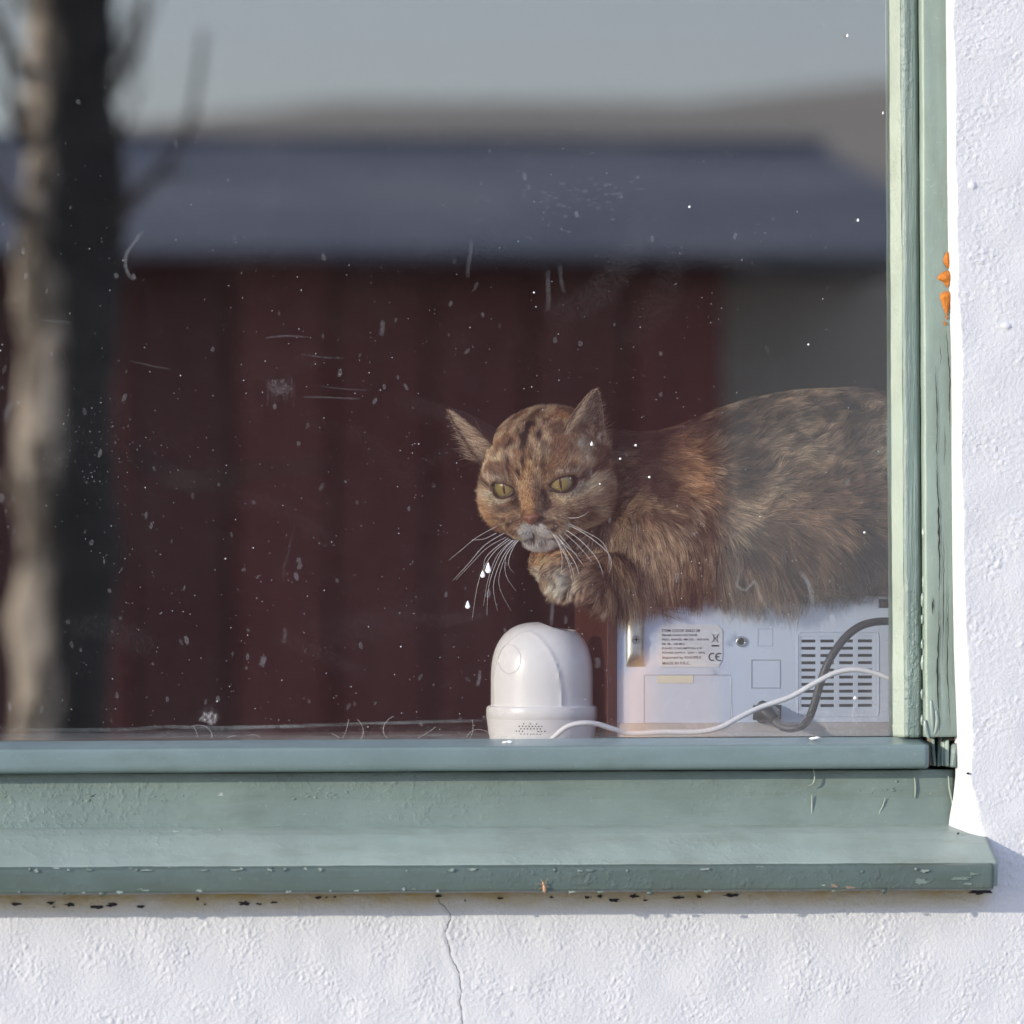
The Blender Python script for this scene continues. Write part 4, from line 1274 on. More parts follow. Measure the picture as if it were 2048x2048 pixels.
def axis(lo, hi, f0, f1, fine, coarse):
    a = list(np.arange(f0, lo, -coarse * .999))[1:] if lo < f0 else []
    out = [q for q in a][::-1] + list(np.arange(f0, f1, fine)) + list(np.arange(f1, hi, coarse))
    return np.array(sorted(out), dtype=np.float32)
hp = np.array([h2w((r, u, f)) for r in (-48, 48) for u in (-36, 48) for f in (-50, 56)])
hlo, hhi = hp.min(0), hp.max(0)
GX = axis(hlo[0] - .012, B_RUMP[0] + .20, hlo[0] + .004, hhi[0] - .010, .0014, .0042)
GY = axis(.045, .285, hlo[1] + .002, hlo[1] + .075, .0014, .0042)
GZ = axis(ZTOP - .03, hhi[2] + .03, hlo[2] + .008, hhi[2] - .008, .0014, .0042)
def surface_nets():
    X, Y, Z = np.meshgrid(GX, GY, GZ, indexing='ij')
    pts = np.stack([X, Y, Z], -1).astype(np.float32)
    vals = np.empty(X.shape, dtype=np.float32)
    for i in range(0, len(GX), 8):
        vals[i:i + 8] = cat_sdf(pts[i:i + 8])
    ins = vals < 0
    nx, ny, nz = vals.shape
    acc = np.zeros((nx - 1, ny - 1, nz - 1, 3), dtype=np.float32)
    cnt = np.zeros((nx - 1, ny - 1, nz - 1), dtype=np.float32)
    cor = [(0, 0, 0), (1, 0, 0), (0, 1, 0), (1, 1, 0), (0, 0, 1), (1, 0, 1), (0, 1, 1), (1, 1, 1)]
    def sl(a, c): return a[c[0]:nx - 1 + c[0], c[1]:ny - 1 + c[1], c[2]:nz - 1 + c[2]]
    for i in range(8):
        for j in range(i + 1, 8):
            if sum(abs(a - b) for a, b in zip(cor[i], cor[j])) != 1: continue
            va, vb = sl(vals, cor[i]), sl(vals, cor[j])
            m = (va < 0) != (vb < 0)
            t = np.where(m, va / (va - vb + 1e-12), 0)[..., None]
            pa, pb_ = sl(pts, cor[i]), sl(pts, cor[j])
            acc += np.where(m[..., None], pa + (pb_ - pa) * t, 0)
            cnt += m
    act = cnt > 0
    idx = -np.ones(act.shape, dtype=np.int64)
    idx[act] = np.arange(act.sum())
    verts = acc[act] / cnt[act][:, None]
    quads = []
    for ax in range(3):
        o = [a for a in range(3) if a != ax]
        lo, hi = [slice(None)] * 3, [slice(None)] * 3
        lo[ax], hi[ax] = slice(0, -1), slice(1, None)
        for a in o: lo[a] = hi[a] = slice(1, -1)
        A, Bv = ins[tuple(lo)], ins[tuple(hi)]
        def cell(d0, d1):
            s_ = [None] * 3
            s_[ax] = slice(0, None)
            s_[o[0]] = slice(d0, idx.shape[o[0]] - 1 + d0)
            s_[o[1]] = slice(d1, idx.shape[o[1]] - 1 + d1)
            return idx[tuple(s_)]
        q = np.stack([cell(0, 0), cell(1, 0), cell(1, 1), cell(0, 1)], -1)
        m1, m2 = A & ~Bv, ~A & Bv
        if ax == 1: m1, m2 = m2, m1
        quads.append(q[m1]); quads.append(q[m2][:, ::-1])
    return verts.astype(np.float64), np.concatenate(quads)
cv, cq = surface_nets()
# relax
for it in range(3):
    s_ = np.zeros_like(cv); c_ = np.zeros(len(cv))
    for a, b in ((0, 1), (1, 2), (2, 3), (3, 0)):
        np.add.at(s_, cq[:, a], cv[cq[:, b]]); np.add.at(s_, cq[:, b], cv[cq[:, a]])
        np.add.at(c_, cq[:, a], 1); np.add.at(c_, cq[:, b], 1)
    cv = cv * .5 + .5 * s_ / c_[:, None]
N_BODY = len(cv)

# ears: closed cupped shells joined into the same skin
def ear(Mb, Lb, Kb, tip, cup, nb=26):
    """Mb/Lb/Kb: base of the inner rim, outer rim and back ridge; all mm in the head frame."""
    Mb, Lb, Kb, tip, cup = [np.asarray(q, dtype=np.float64) for q in (Mb, Lb, Kb, tip, cup)]
    v, zone = [], []
    ni, no = 9, 12
    for j in range(nb):
        b = j / (nb - 1) * .985
        w = (1 - b ** 1.35) ** .7
        ax = (Mb + Lb) / 2 * (1 - b) + tip * b
        m_, l_, k_ = ax + (Mb - (Mb + Lb) / 2) * w, ax + (Lb - (Mb + Lb) / 2) * w, ax + (Kb - (Mb + Lb) / 2) * w
        c_ = ax + cup * w
        for i in range(ni):
            t = i / ni
            v.append(m_ * (1 - t) ** 2 + (c_ * 2 - (m_ + l_) / 2) * 2 * t * (1 - t) + l_ * t * t); zone.append(1)
        for i in range(no):
            t = i / no
            kk = k_ * 2 - (m_ + l_) / 2
            v.append(l_ * (1 - t) ** 2 + kk * 2 * t * (1 - t) + m_ * t * t); zone.append(2)
    n = ni + no
    f = [(j * n + k, j * n + (k + 1) % n, (j + 1) * n + (k + 1) % n, (j + 1) * n + k) for j in range(nb - 1) for k in range(n)]
    c0 = len(v)
    v.append(tip); zone.append(2)
    f += [((nb - 1) * n + k, (nb - 1) * n + (k + 1) % n, c0, c0) for k in range(n)]
    return np.array(v), f, np.array(zone)
def wl(px, py, y): return w2h(px3(px, py, y)[None])[0]
def surf(px, py, inset=.003):
    """First point of the coat seen at a pixel (or the nearest approach), head-local mm."""
    ys = np.arange(.04, .26, .0006)
    pts = np.array([px3(px, py, y) for y in ys])
    d = head_sdf(w2h(pts).astype(np.float32))
    k = np.argmax(d < 0) if (d < 0).any() else int(np.argmin(d))
    return w2h((pts[k] + A3(FWD) * inset)[None])[0]
def eardata(m, l, k, tip, cup_mm, back):
    Mb, Lb = surf(*m), surf(*l)
    mid = (Mb + Lb) / 2
    fw = HR.T @ A3(FWD)
    T = w2h(px3(*tip, 0.1)[None])[0]
    T = T + fw * ((mid + fw * back - T) @ fw)
    Kb = w2h(px3(*k, .1)[None])[0]
    Kb = Kb + fw * ((mid + fw * 24 - Kb) @ fw)
    return Mb, Lb, Kb, T, fw * cup_mm, mid
E1 = eardata((1117, 880), (1201, 903), (1185, 885), (1192, 779), 13, 8)
E2 = eardata((991, 896), (962, 934), (1016, 880), (895, 817), 9, 10)
e1v, e1f, e1z = ear(*E1[:5])
e2v, e2f, e2z = ear(*E2[:5])
ZONE = np.zeros(N_BODY, dtype=int)
allv, allf = [cv], [cq]
off = N_BODY
for ev, ef, ez, zo in ((e1v, e1f, e1z, 0), (e2v, e2f, e2z, 2)):
    allv.append(np.array([h2w(q) for q in ev]))
    allf.append(np.array(ef) + off)
    ZONE = np.concatenate([ZONE, ez + zo])
    off += len(ev)
cv, cq = np.concatenate(allv), np.concatenate(allf)
HL = w2h(cv)                                      # head-local mm of every vertex
hd_v = head_sdf(HL.astype(np.float32)); bd_v = body_sdf(cv.astype(np.float32)) * 1000
HEADW = sm(-4, 6, bd_v - hd_v) * (HL[:, 2] > -34)  # 1 on the head, 0 on the body
HEADW[N_BODY:] = 1

# ---- colour of the coat at a point
DARK, BROWN, TAN, ORANGE, CREAM, WHITE_ = [np.array(c) for c in ((.016, .011, .009), (.150, .088, .054), (.50, .365, .245), (.48, .25, .12), (.70, .58, .44), (.92, .90, .88))]
def mixc(c, d, w): return c * (1 - w[:, None]) + d * w[:, None]
def line(x, c, w): return np.exp(-((x - c) / w) ** 2)
def _patches():
    D, B, O, C, W = DARK, BROWN * .8, ORANGE * 1.15, CREAM, WHITE_ * .95
    P_ = [(1054, 860, 6, 17, D, .95), (1049, 877, 8, 10, D, .9), (1021, 895, 7, 8, D, .85), (1047, 892, 6, 12, D, .9), (1084, 899, 6, 10, D, .8), (1076, 877, 5, 11, D, .7), (1036, 868, 4, 14, D, .6), (1066, 850, 4, 12, D, .6),
          (1019, 933, 3, 10, D, .8), (1021, 949, 3.5, 8, D, .75), (1049, 936, 3.5, 14, D, .85), (1039, 951, 4, 8, D, .75), (1086, 936, 3, 15, B, .85), (1068, 925, 3, 12, D, .5),
          (1136, 908, 20, 8, B, .45), (994, 908, 14, 7, B, .4), (1200, 966, 8, 7, D, .85), (1170, 955, 26, 4, B, .8), (974, 976, 13, 2.5, B, .8),
          (1009, 1017, 18, 8, D * 3, .6), (1035, 1005, 5, 10, D, .8), (1088, 998, 5, 15, D, .85), (1099, 1013, 16, 8, B, .55),
          (1058, 1013, 9, 22, O, .85), (1058, 945, 5, 15, O, .7), (1121, 838, 24, 13, O, .6), (985, 1035, 14, 22, O, .45), (1140, 1000, 34, 16, TAN * 1.1, .5),
          (1053, 1060, 8, 8, W, .95), (1081, 1058, 12, 8, W, .95), (1070, 1094, 26, 12, W, .98), (1030, 1072, 16, 8, CREAM * .9, .7), (1112, 1074, 16, 8, CREAM * .9, .7), (1130, 1050, 18, 9, CREAM * .9, .6), (1160, 893, 22, 7, C, .7),
          (1021, 1045, 10, 3.2, D * 2, .85), (1024, 1060, 10, 2.4, D * 2, .75), (1099, 1041, 14, 2.8, D * 2, .85), (1103, 1052, 12, 2.6, D * 2, .8), (1117, 1063, 10, 2.3, D * 2, .7), (1080, 1035, 8, 3, D, .75), (1066, 1076, 5, 2.4, D * 3, .85), (1064, 1066, 1.5, 6, D * 4, .75), (1050, 1080, 9, 2.0, D * 4, .8), (1083, 1079, 10, 2.0, D * 4, .8)]  # last entries: mouth line and its shadow painted dark into the coat
    out = []
    for a, b, sx, sy, c, k in P_:
        out.append((surf(a, b, 0.0), sx * .365, sy * .365, c, k))
    return out
PATCHES = []
def head_color(l, p, rnd):
    c = head_base(l, p, rnd)
    if not PATCHES: PATCHES.extend(_patches())
    wob = np.stack([noise3(p, .0045, 61) - .5, noise3(p, .0045, 64) - .5], 1) * 2.6
    edge = .55 + .75 * noise3(p, .0030, 67)
    for ctr, sx, sy, cc, k in PATCHES:
        d = l - ctr
        dv = np.sqrt(d[:, 1] ** 2 + (d[:, 2] * .8) ** 2) * np.sign(d[:, 1] - d[:, 2] * .3)
        w = np.exp(-(((d[:, 0] + wob[:, 0]) / (sx * 1.25)) ** 2 + ((dv + wob[:, 1]) / (sy * 1.25)) ** 2) ** 1.4)
        c = mixc(c, cc, np.clip(w * k * edge * 1.45, 0, 1))
    return c
def head_base(l, p, rnd):
    r, u, f = l[:, 0], l[:, 1], l[:, 2]
    nz = fbm(p, .010, 3); n2 = fbm(p, .022, 7)
    c = mixc(np.tile(TAN * .92, (len(r), 1)), BROWN * 1.1, sm(.40, .64, nz))
    c = mixc(c, ORANGE * 1.05, sm(.50, .72, n2) * .25)
    wob = (noise3(p, .008, 5) - .5) * 5
    top = sm(12, 24, u)
    st = np.zeros(len(r))
    for x0, w, a in ((-14, 2.4, .4), (-2.0, 2.2, .4), (14, 2.4, .4)):
        st = np.maximum(st, line(r + wob, x0 * (1 + .012 * (u - 20)), w) * a)
    st *= top * sm(.34, .56, fbm(p, .011, 9) + .04)
    c = mixc(c, DARK, np.clip(st * 1.15, 0, 1))
    c = mixc(c, ORANGE * 1.15, line(r, -3.5, 3.2) * sm(-11, -2, u) * sm(24, 10, u) * .85 * (f > 20))
    c = mixc(c, BROWN * .8, line(r, 4.0, 3.0) * sm(-12, -4, u) * sm(16, 4, u) * .7 * (f > 25))
    # cheek stripes running back from the eye
    for s in (-1, 1):
        t = (np.abs(r) - 26) / 20
        c = mixc(c, DARK * 1.5, line(u, 6 + 2.0 * np.clip(t, 0, 2) * -1, 2.2) * sm(28, 32, s * r) * .85)
        c = mixc(c, BROWN * .6, line(u, -9 - 3 * np.clip(t, -1, 2), 2.6) * sm(22, 30, s * r) * .55)
        c = mixc(c, CREAM * .8, line(u, -2.5, 3.5) * sm(22, 28, s * r) * sm(44, 36, s * r) * .55)
        # pale rims over and under the eye, dark inner corner
        e = np.array([s * EYE[0], EYE[1], EYE[2]])
        a, b, d = eye_axes(s)
        q = l - e
        qa, qb = q @ a, q @ b
        up, lo = lid_h(np.clip(qa, -9, 9))
        near = (np.abs(qa) < 13) & (q @ d > 0)
        c = mixc(c, CREAM, near * line(qb, up + 3.0, 1.7) * sm(-8, 2, qa) * .45)
        c = mixc(c, CREAM * .95, near * line(qb, -lo - 2.4, 1.6) * .95)
        c = mixc(c, DARK * .6, ((q @ d) > 0) * np.exp(-(((qa + 10.8) / 2.2) ** 2 + ((qb + 3.6) / 3.6) ** 2)) * .85)
        c = mixc(c, BROWN * .7, np.exp(-((r - s * 14) ** 2 / 30 + (u + 9) ** 2 / 16)) * .65 * (f > 20))
    c = mixc(c, TAN * 1.15, sm(-14, -20, u + .25 * np.abs(r)) * sm(16, 26, f) * .5)
    wm = sm(-15.0, -19.5, u - .10 * np.abs(r)) * sm(12, 6, np.abs(r) + .5 * (u + 22) * (u > -22)) * sm(20, 30, f)
    c = mixc(c, WHITE_ * .92, wm)
    sp = np.zeros(len(r))
    for s in (-1, 1):
        for (ru, uu, w) in ((12, -13.5, 1.4), (15, -17, 1.3), (18, -15, 1.2), (12, -20.5, 1.1), (19, -20.5, 1.1)):
            sp = np.maximum(sp, np.exp(-(((s * r - ru) / (w * 1.9)) ** 2 + ((u - uu) / w) ** 2)))
    c = mixc(c, DARK * 2, np.clip(sp * .3, 0, 1) * (f > 28))
    c = mixc(c, DARK * 2.2, np.exp(-((r / 4.5) ** 2 + ((u + 27.5) / 1.3) ** 2)) * .5 * (f > 36))  # mouth line and the shadow in it, painted into the coat
    c = mixc(c, WHITE_ * .95, sm(-29, -31.5, u) * sm(17, 9, np.abs(r)) * sm(16, 26, f) * .95)
    return c
def body_color(p, rnd):
    """Patches laid out along the body in metres: x along the spine, z up."""
    x, zz = p[:, 0], p[:, 2]
    g = lambda px, py, sx, sy: np.exp(-(((x - P(px, py, .12).x) / (sx * FW / 2048)) ** 2 + ((zz - P(px, py, .12).z) / (sy * FW / 2048)) ** 2))
    st = p * np.array([1.0, .8, 1.6])
    n1, n2, n3 = fbm(st, .026, 21), fbm(p, .010, 25), fbm(p, .055, 29)
    c = mixc(np.tile(TAN * .80, (len(x), 1)), BROWN * .95, .15 + .7 * sm(.34, .60, n1))
    c = mixc(c, DARK * 1.4, sm(.44, .62, n2) * .75)
    c = mixc(c, ORANGE * .95, sm(.50, .66, n3) * .28)
    c = mixc(c, CREAM * .75, g(1760, 900, 55, 60) * .75 + g(1620, 960, 110, 60) * .1)
    c = mixc(c, DARK * 1.1, np.clip(g(1290, 900, 62, 70) * 1.15 + g(1440, 868, 110, 26) * .9 + g(1310, 985, 40, 42) * .95 + g(1255, 1010, 24, 60) * .55, 0, 1) * .95)
    c = mixc(c, ORANGE * .8, np.clip(g(1370, 930, 34, 55) * .7 + g(1395, 985, 40, 25) * .4, 0, 1))
    c = mixc(c, TAN * .95, g(1290, 1090, 60, 55) * .65)
    c = mixc(c, DARK * 1.6, g(1410, 1130, 60, 60) * .45 + g(1760, 1120, 60, 80) * .4)
    c = mixc(c, ORANGE * .8, g(1700, 1215, 70, 22) * .6)
    c = mixc(c, ORANGE * 1.15, g(1120, 1105, 45, 22) * .8)
    c = mixc(c, CREAM * .95, g(1118, 1156, 32, 30) * .98)
    c = mixc(c, DARK * 2.2, g(1188, 1160, 20, 20) * .5)
    return c

# ---- skin
M_SKIN = NodeMat('skin under the fur')
at = M_SKIN.new('ShaderNodeAttribute'); at.attribute_name = 'col'
M_SKIN.link(at.outputs['Color'], M_SKIN.b.inputs['Base Color']); M_SKIN.set(Roughness=.8)
rnd0 = np.zeros(len(cv))
sk_c = mixc(body_color(cv, rnd0), head_color(HL, cv, rnd0), HEADW) * .55
ei = (ZONE == 1) | (ZONE == 3)
sk_c[ei] = np.array([.20, .125, .105])
eo = (ZONE == 2)
sk_c[eo] = TAN * .5
sk_c[ZONE == 4] = DARK * 1.5
skin = mesh_obj('body', cv, cq, M_SKIN.m, cat, smooth=True, colors=sk_c)
bm = bmesh.new(); bm.from_mesh(skin.data)
bmesh.ops.recalc_face_normals(bm, faces=bm.faces)
bm.to_mesh(skin.data); bm.free()

# ---- fur
def fur_roots(n):
    me = skin.data
    me.calc_loop_triangles()
    nt = len(me.loop_triangles)
    tri = np.empty(nt * 3, dtype=np.int32); me.loop_triangles.foreach_get('vertices', tri); tri = tri.reshape(-1, 3)
    co = np.empty(len(me.vertices) * 3, dtype=np.float32); me.vertices.foreach_get('co', co); co = co.reshape(-1, 3).astype(np.float64)
    vn = np.empty(len(me.vertices) * 3, dtype=np.float32); me.vertices.foreach_get('normal', vn); vn = vn.reshape(-1, 3).astype(np.float64)
    a, b, c = co[tri[:, 0]], co[tri[:, 1]], co[tri[:, 2]]
    ar = np.linalg.norm(np.cross(b - a, c - a), axis=1) / 2
    fn = vn[tri].mean(1)
    view = fn @ A3(-FWD)
    w = ar * np.where(view > -.45, 1.0, .12)
    hw = HEADW[tri].mean(1)
    z0 = ZONE[tri].max(1)
    w *= 1 + 3.2 * hw
    w = np.where(z0 > 0, ar * 5.0, w)
    w = np.where((z0 == 1) | (z0 == 3), ar * 2.6, w)
    pick = RNG.choice(nt, n, p=w / w.sum())
    u, v_ = RNG.rand(n), RNG.rand(n)
    sw = u + v_ > 1
    u[sw], v_[sw] = 1 - u[sw], 1 - v_[sw]
    wt = np.stack([1 - u - v_, u, v_], 1)
    t = tri[pick]
    pos = (co[t] * wt[:, :, None]).sum(1)
    nor = (vn[t] * wt[:, :, None]).sum(1)
    nor /= np.linalg.norm(nor, axis=1)[:, None] + 1e-9
    return pos, nor, (HEADW[t] * wt).sum(1), z0[pick]

def build_fur(n):
    pos, nor, hw, zn = fur_roots(n)
    L = w2h(pos)
    r, u, f = L[:, 0], L[:, 1], L[:, 2]
    rnd = RNG.rand(n)
    # --- flow, body (world)
    x, zz = pos[:, 0], pos[:, 2]
    zmid = P(1500, 1050, .12).z
    low = sm(zmid + .02, ZTOP + .005, zz)
    flow = np.stack([1.0 - .75 * low, np.zeros(n), .30 - 1.5 * low + .1 * (zz > zmid)], 1)
    sh = np.exp(-(((x - B_SHO[0]) / .05) ** 2 + ((zz - B_SHO[2]) / .045) ** 2))
    flow += sh[:, None] * np.array([.1, 0, -1.6])
    pawm = sm(P(1230, 1100, .11).x, P(1195, 1100, .11).x, x) * (1 - hw)
    flow = flow * (1 - pawm[:, None]) + pawm[:, None] * np.array([-.9, -.1, -.45])
    flow += (np.stack([fbm(pos, .03, 41), fbm(pos, .03, 44), fbm(pos, .03, 47)], 1) - .5) * 1.4
    flow += (np.stack([noise3(pos, .009, 51), noise3(pos, .009, 54), noise3(pos, .009, 57)], 1) - .5) * 1.3
    # --- flow, head (local): away from the nose, over the crown, back along the cheeks
    q = np.stack([r, u + 11, (f - 48) * .9], 1)
    q /= np.linalg.norm(q, axis=1)[:, None] + 1e-6
    chin = sm(-14, -24, u)
    q[:, 1] -= .5 * chin
    q[:, 2] -= .35 * chin
    len_eye = np.ones(n)
    for s in (-1, 1):
        e = np.array([s * EYE[0], EYE[1], EYE[2]])
        a, b, d = eye_axes(s)
        k = L - e
        ka, kb, kd = k @ a, k @ b, k @ d
        up, lo = lid_h(np.clip(ka, -9.7, 9.7))
        dist = np.where(np.abs(ka) < 9.8, np.where(kb > 0, kb - up, -kb - lo), np.hypot(np.abs(ka) - 9.8, kb))
        dist = np.where(kd > 2, dist, 99)
        wgt = np.clip(1 - dist / 9, 0, 1)
        rad = ka[:, None] * a * .75 + kb[:, None] * b * 1.3
        rad /= np.linalg.norm(rad, axis=1)[:, None] + 1e-6
        q = q * (1 - wgt[:, None] * .85) + rad * wgt[:, None] * .85
        len_eye = np.minimum(len_eye, np.clip(.05 + dist / 7, 0, 1))
        len_eye = np.where(dist < .6, 0, len_eye)
    qw = q @ HR.T
    flow = flow / (np.linalg.norm(flow, axis=1)[:, None] + 1e-9)
    flow = flow * (1 - hw[:, None]) + qw * hw[:, None]
    # --- lengths (m)
    lb = .0125 + .019 * low + .003 * (rnd - .5)
    lb *= 1 - .70 * pawm
    lb *= 1 - .35 * sh
    cheek = sm(26, 42, np.abs(r)) * sm(20, 0, u)
    back = sm(4, -22, f)
    lh = .0048 + .0085 * cheek + .0085 * back + .002 * sm(-16, -28, u)
    muzz = np.exp(-((r / 16) ** 2 + ((u + 16) / 12) ** 2)) * (f > 25)
    bridge = np.exp(-(r / 9) ** 2) * sm(-14, -10, u) * sm(22, 8, u) * (f > 25)
    lh = lh * (1 - .58 * muzz) * (1 - .5 * bridge)
    ln = lb * (1 - hw) + lh * hw
    ln *= np.where(hw > .5, len_eye, 1)
    nose_d = np.sqrt((r / 7.2) ** 2 + ((u + 12.2) / 6.0) ** 2)
    ln = np.where((hw > .5) & (nose_d < 1) & (f > 42), 0, ln)
    lift = (.42 - .10 * hw + .10 * (rnd - .5)) * np.ones(n)
    lift = np.where(muzz * hw > .4, .30, lift)
    # --- ears
    eax = {1: (E1[3] - E1[5], E1[5]), 3: (E2[3] - E2[5], E2[5])}
    for zi, (ex, e0) in eax.items():
        m_in, m_out = zn == zi, zn == zi + 1
        exw = HR @ (ex / np.linalg.norm(ex))
        out = A3(hR) * (1 if zi == 1 else -1)
        eb = np.clip(((L - e0) @ ex) / (ex @ ex), 0, 1)
        flow[m_out] = exw
        ln[m_out] = .0034 * (1.1 - .6 * eb[m_out])
        lift[m_out] = .25
        flow[m_in] = exw * .55 + out * .75 + RNG.randn(m_in.sum(), 3) * .22
        ln[m_in] = (.006 + .011 * RNG.rand(m_in.sum()) ** 2) * (1.1 - .85 * eb[m_in])
        lift[m_in] = .30
    keep = ln > .0006
    pos, nor, hw, zn, flow, ln, lift, rnd, L, pawm = [a[keep] for a in (pos, nor, hw, zn, flow, ln, lift, rnd, L, pawm)]
    n = len(pos)
    flow += RNG.randn(n, 3) * (.16 - .05 * hw)[:, None]
    tan = flow - (flow * nor).sum(1)[:, None] * nor
    tan /= np.linalg.norm(tan, axis=1)[:, None] + 1e-9
    d0 = tan * np.sqrt(1 - np.clip(lift, 0, .95) ** 2)[:, None] + nor * lift[:, None]
    ln *= .62 + .55 * RNG.rand(n)
    K = 5
    s_ = np.linspace(0, 1, K)
    bend = (tan * .35 - nor * .28 * (lift / .3)[:, None]) * .55
    bend[:, 2] -= .14 * (1 - hw)
    path = pos[:, None] + ln[:, None, None] * (s_[None, :, None] * d0[:, None] + (s_ ** 2)[None, :, None] * bend[:, None])
    path += (RNG.randn(n, 1, 3) * (s_ ** 2)[None, :, None]) * (ln * .07)[:, None, None]
    # --- clumps
    M = int(n * .045)
    ci = RNG.choice(n, M, replace=False)
    kd = KDTree(M)
    for i, k in enumerate(ci): kd.insert(pos[k], i)
    kd.balance()
    near = np.fromiter((kd.find(p)[1] for p in pos), dtype=np.int64, count=n)
    cp_ = path[ci][near]
    same = (zn == zn[ci][near]) & (np.abs(hw - hw[ci][near]) < .5)
    cw = (np.where(hw > .5, .32, .66) * (.5 + .5 * RNG.rand(n)) * same)[:, None, None] * (s_ ** 1.1)[None, :, None]
    tl = np.linalg.norm(cp_[:, -1] - cp_[:, 0], axis=1)
    path = path * (1 - cw) + cp_ * cw
    # --- colours: agouti hairs, some dark, some banded
    c = mixc(body_color(pos, rnd), head_color(L, pos, rnd), hw)
    cl = RNG.rand(M)[near]
    v = .42 + 1.05 * RNG.rand(n)
    v *= np.where(hw > .5, .7 + .6 * cl, .5 + .95 * cl)
    dk = RNG.rand(n) < (.27 - .10 * hw)
    lum = c.sum(1) / 3
    v = np.where(dk & (lum < .32), v * .35, v)
    v = np.where(lum > .45, .8 + .4 * RNG.rand(n), v)
    c = c * v[:, None] * (1.58 + .14 * hw + .35 * pawm)[:, None]
    for zi, (ci_, co_) in {1: (CREAM * 1.2, TAN * 1.0), 3: (CREAM * 1.2, DARK * .9)}.items():
        a, b = zn == zi, zn == zi + 1
        c[a] = np.where(RNG.rand(a.sum(), 1) < .55, ci_, BROWN * 1.5) * (.5 + .6 * RNG.rand(a.sum()))[:, None]
        c[b] = co_ * (.7 + .6 * RNG.rand(b.sum()))[:, None]
    rad = np.where(hw > .5, .000090, .000150) * (.75 + .5 * RNG.rand(n))
    hc = bpy.data.hair_curves.new('fur')
    hc.add_curves([K] * n)
    hc.attributes['position'].data.foreach_set('vector', path.astype(np.float32).ravel())
    ra = hc.attributes.get('radius') or hc.attributes.new('radius', 'FLOAT', 'POINT')
    ra.data.foreach_set('value', (rad[:, None] * np.array([1, 1, .9, .65, .12])[None]).astype(np.float32).ravel())
    ca = hc.attributes.new('fcol', 'FLOAT_COLOR', 'CURVE')
    ca.data.foreach_set('color', np.concatenate([np.clip(c, .004, .9), np.ones((n, 1))], 1).astype(np.float32).ravel())
    m = NodeMat('cat fur')
    m.n.remove(m.b)
    at = m.new('ShaderNodeAttribute'); at.attribute_name = 'fcol'
    inf = m.new('ShaderNodeHairInfo')
    shade = m.ramp(inf.outputs['Intercept'], [(0, (.16, .145, .14)), (.35, (.48, .46, .45)), (.7, (1.1, 1.08, 1.06)), (1, (1.35, 1.33, 1.3))])  # shade between tufts put into the strands: dark roots, bright tips
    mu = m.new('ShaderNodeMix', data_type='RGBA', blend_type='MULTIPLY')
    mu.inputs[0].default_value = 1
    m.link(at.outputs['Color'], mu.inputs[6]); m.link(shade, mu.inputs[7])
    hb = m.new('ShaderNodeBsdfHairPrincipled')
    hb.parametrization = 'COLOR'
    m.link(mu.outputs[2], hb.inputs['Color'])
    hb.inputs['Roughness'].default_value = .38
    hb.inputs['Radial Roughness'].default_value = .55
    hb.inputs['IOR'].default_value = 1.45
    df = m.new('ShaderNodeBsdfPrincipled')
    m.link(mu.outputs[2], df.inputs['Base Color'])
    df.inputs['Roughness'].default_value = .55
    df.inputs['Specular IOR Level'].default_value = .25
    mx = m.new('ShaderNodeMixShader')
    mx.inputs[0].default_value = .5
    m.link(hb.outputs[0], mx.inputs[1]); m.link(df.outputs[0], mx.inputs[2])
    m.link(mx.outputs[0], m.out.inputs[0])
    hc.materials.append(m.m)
    o = bpy.data.objects.new('fur', hc)
    col.objects.link(o)
    attach(o, cat)
    return o
fur = build_fur(330000)

# ---- eyes
def eye_material():
    m = NodeMat('amber green eye')
    tc = m.new('ShaderNodeTexCoord')
    sep = m.new('ShaderNodeSeparateXYZ'); m.link(tc.outputs['Object'], sep.inputs[0])
    x, y = sep.outputs[0], sep.outputs[1]
    rr = m.math('SQRT', m.math('ADD', m.math('MULTIPLY', x, x), m.math('MULTIPLY', y, y)))
    rn = m.math('DIVIDE', rr, .0093)
    fib = m.noise(m.coords((1, 1, .2)), 900, 3)
    iris = m.ramp(m.math('ADD', rn, m.math('MULTIPLY', m.math('SUBTRACT', fib, .5), .25)), [(.15, (.27, .18, .05)), (.5, (.25, .20, .065)), (.78, (.15, .14, .06)), (.92, (.05, .045, .022)), (1.0, (.006, .005, .004))])
    # slit pupil: |x| < w * (1 - (y/h)^2)
    yy = m.math('DIVIDE', y, .0050)
    w = m.math('MULTIPLY', m.math('SUBTRACT', 1.0, m.math('MULTIPLY', yy, yy)), .00095)
    inside = m.math('LESS_THAN', m.math('ABSOLUTE', x), w)
    m.base(m.mix(inside, iris, (.004, .004, .004)))
    m.set(Roughness=.25, Coat_Weight=1.0, Coat_Roughness=.02)
    return m.m
M_EYE = eye_material()
M_LID = plain('dark eyelid skin', (.022, .015, .013), .45)
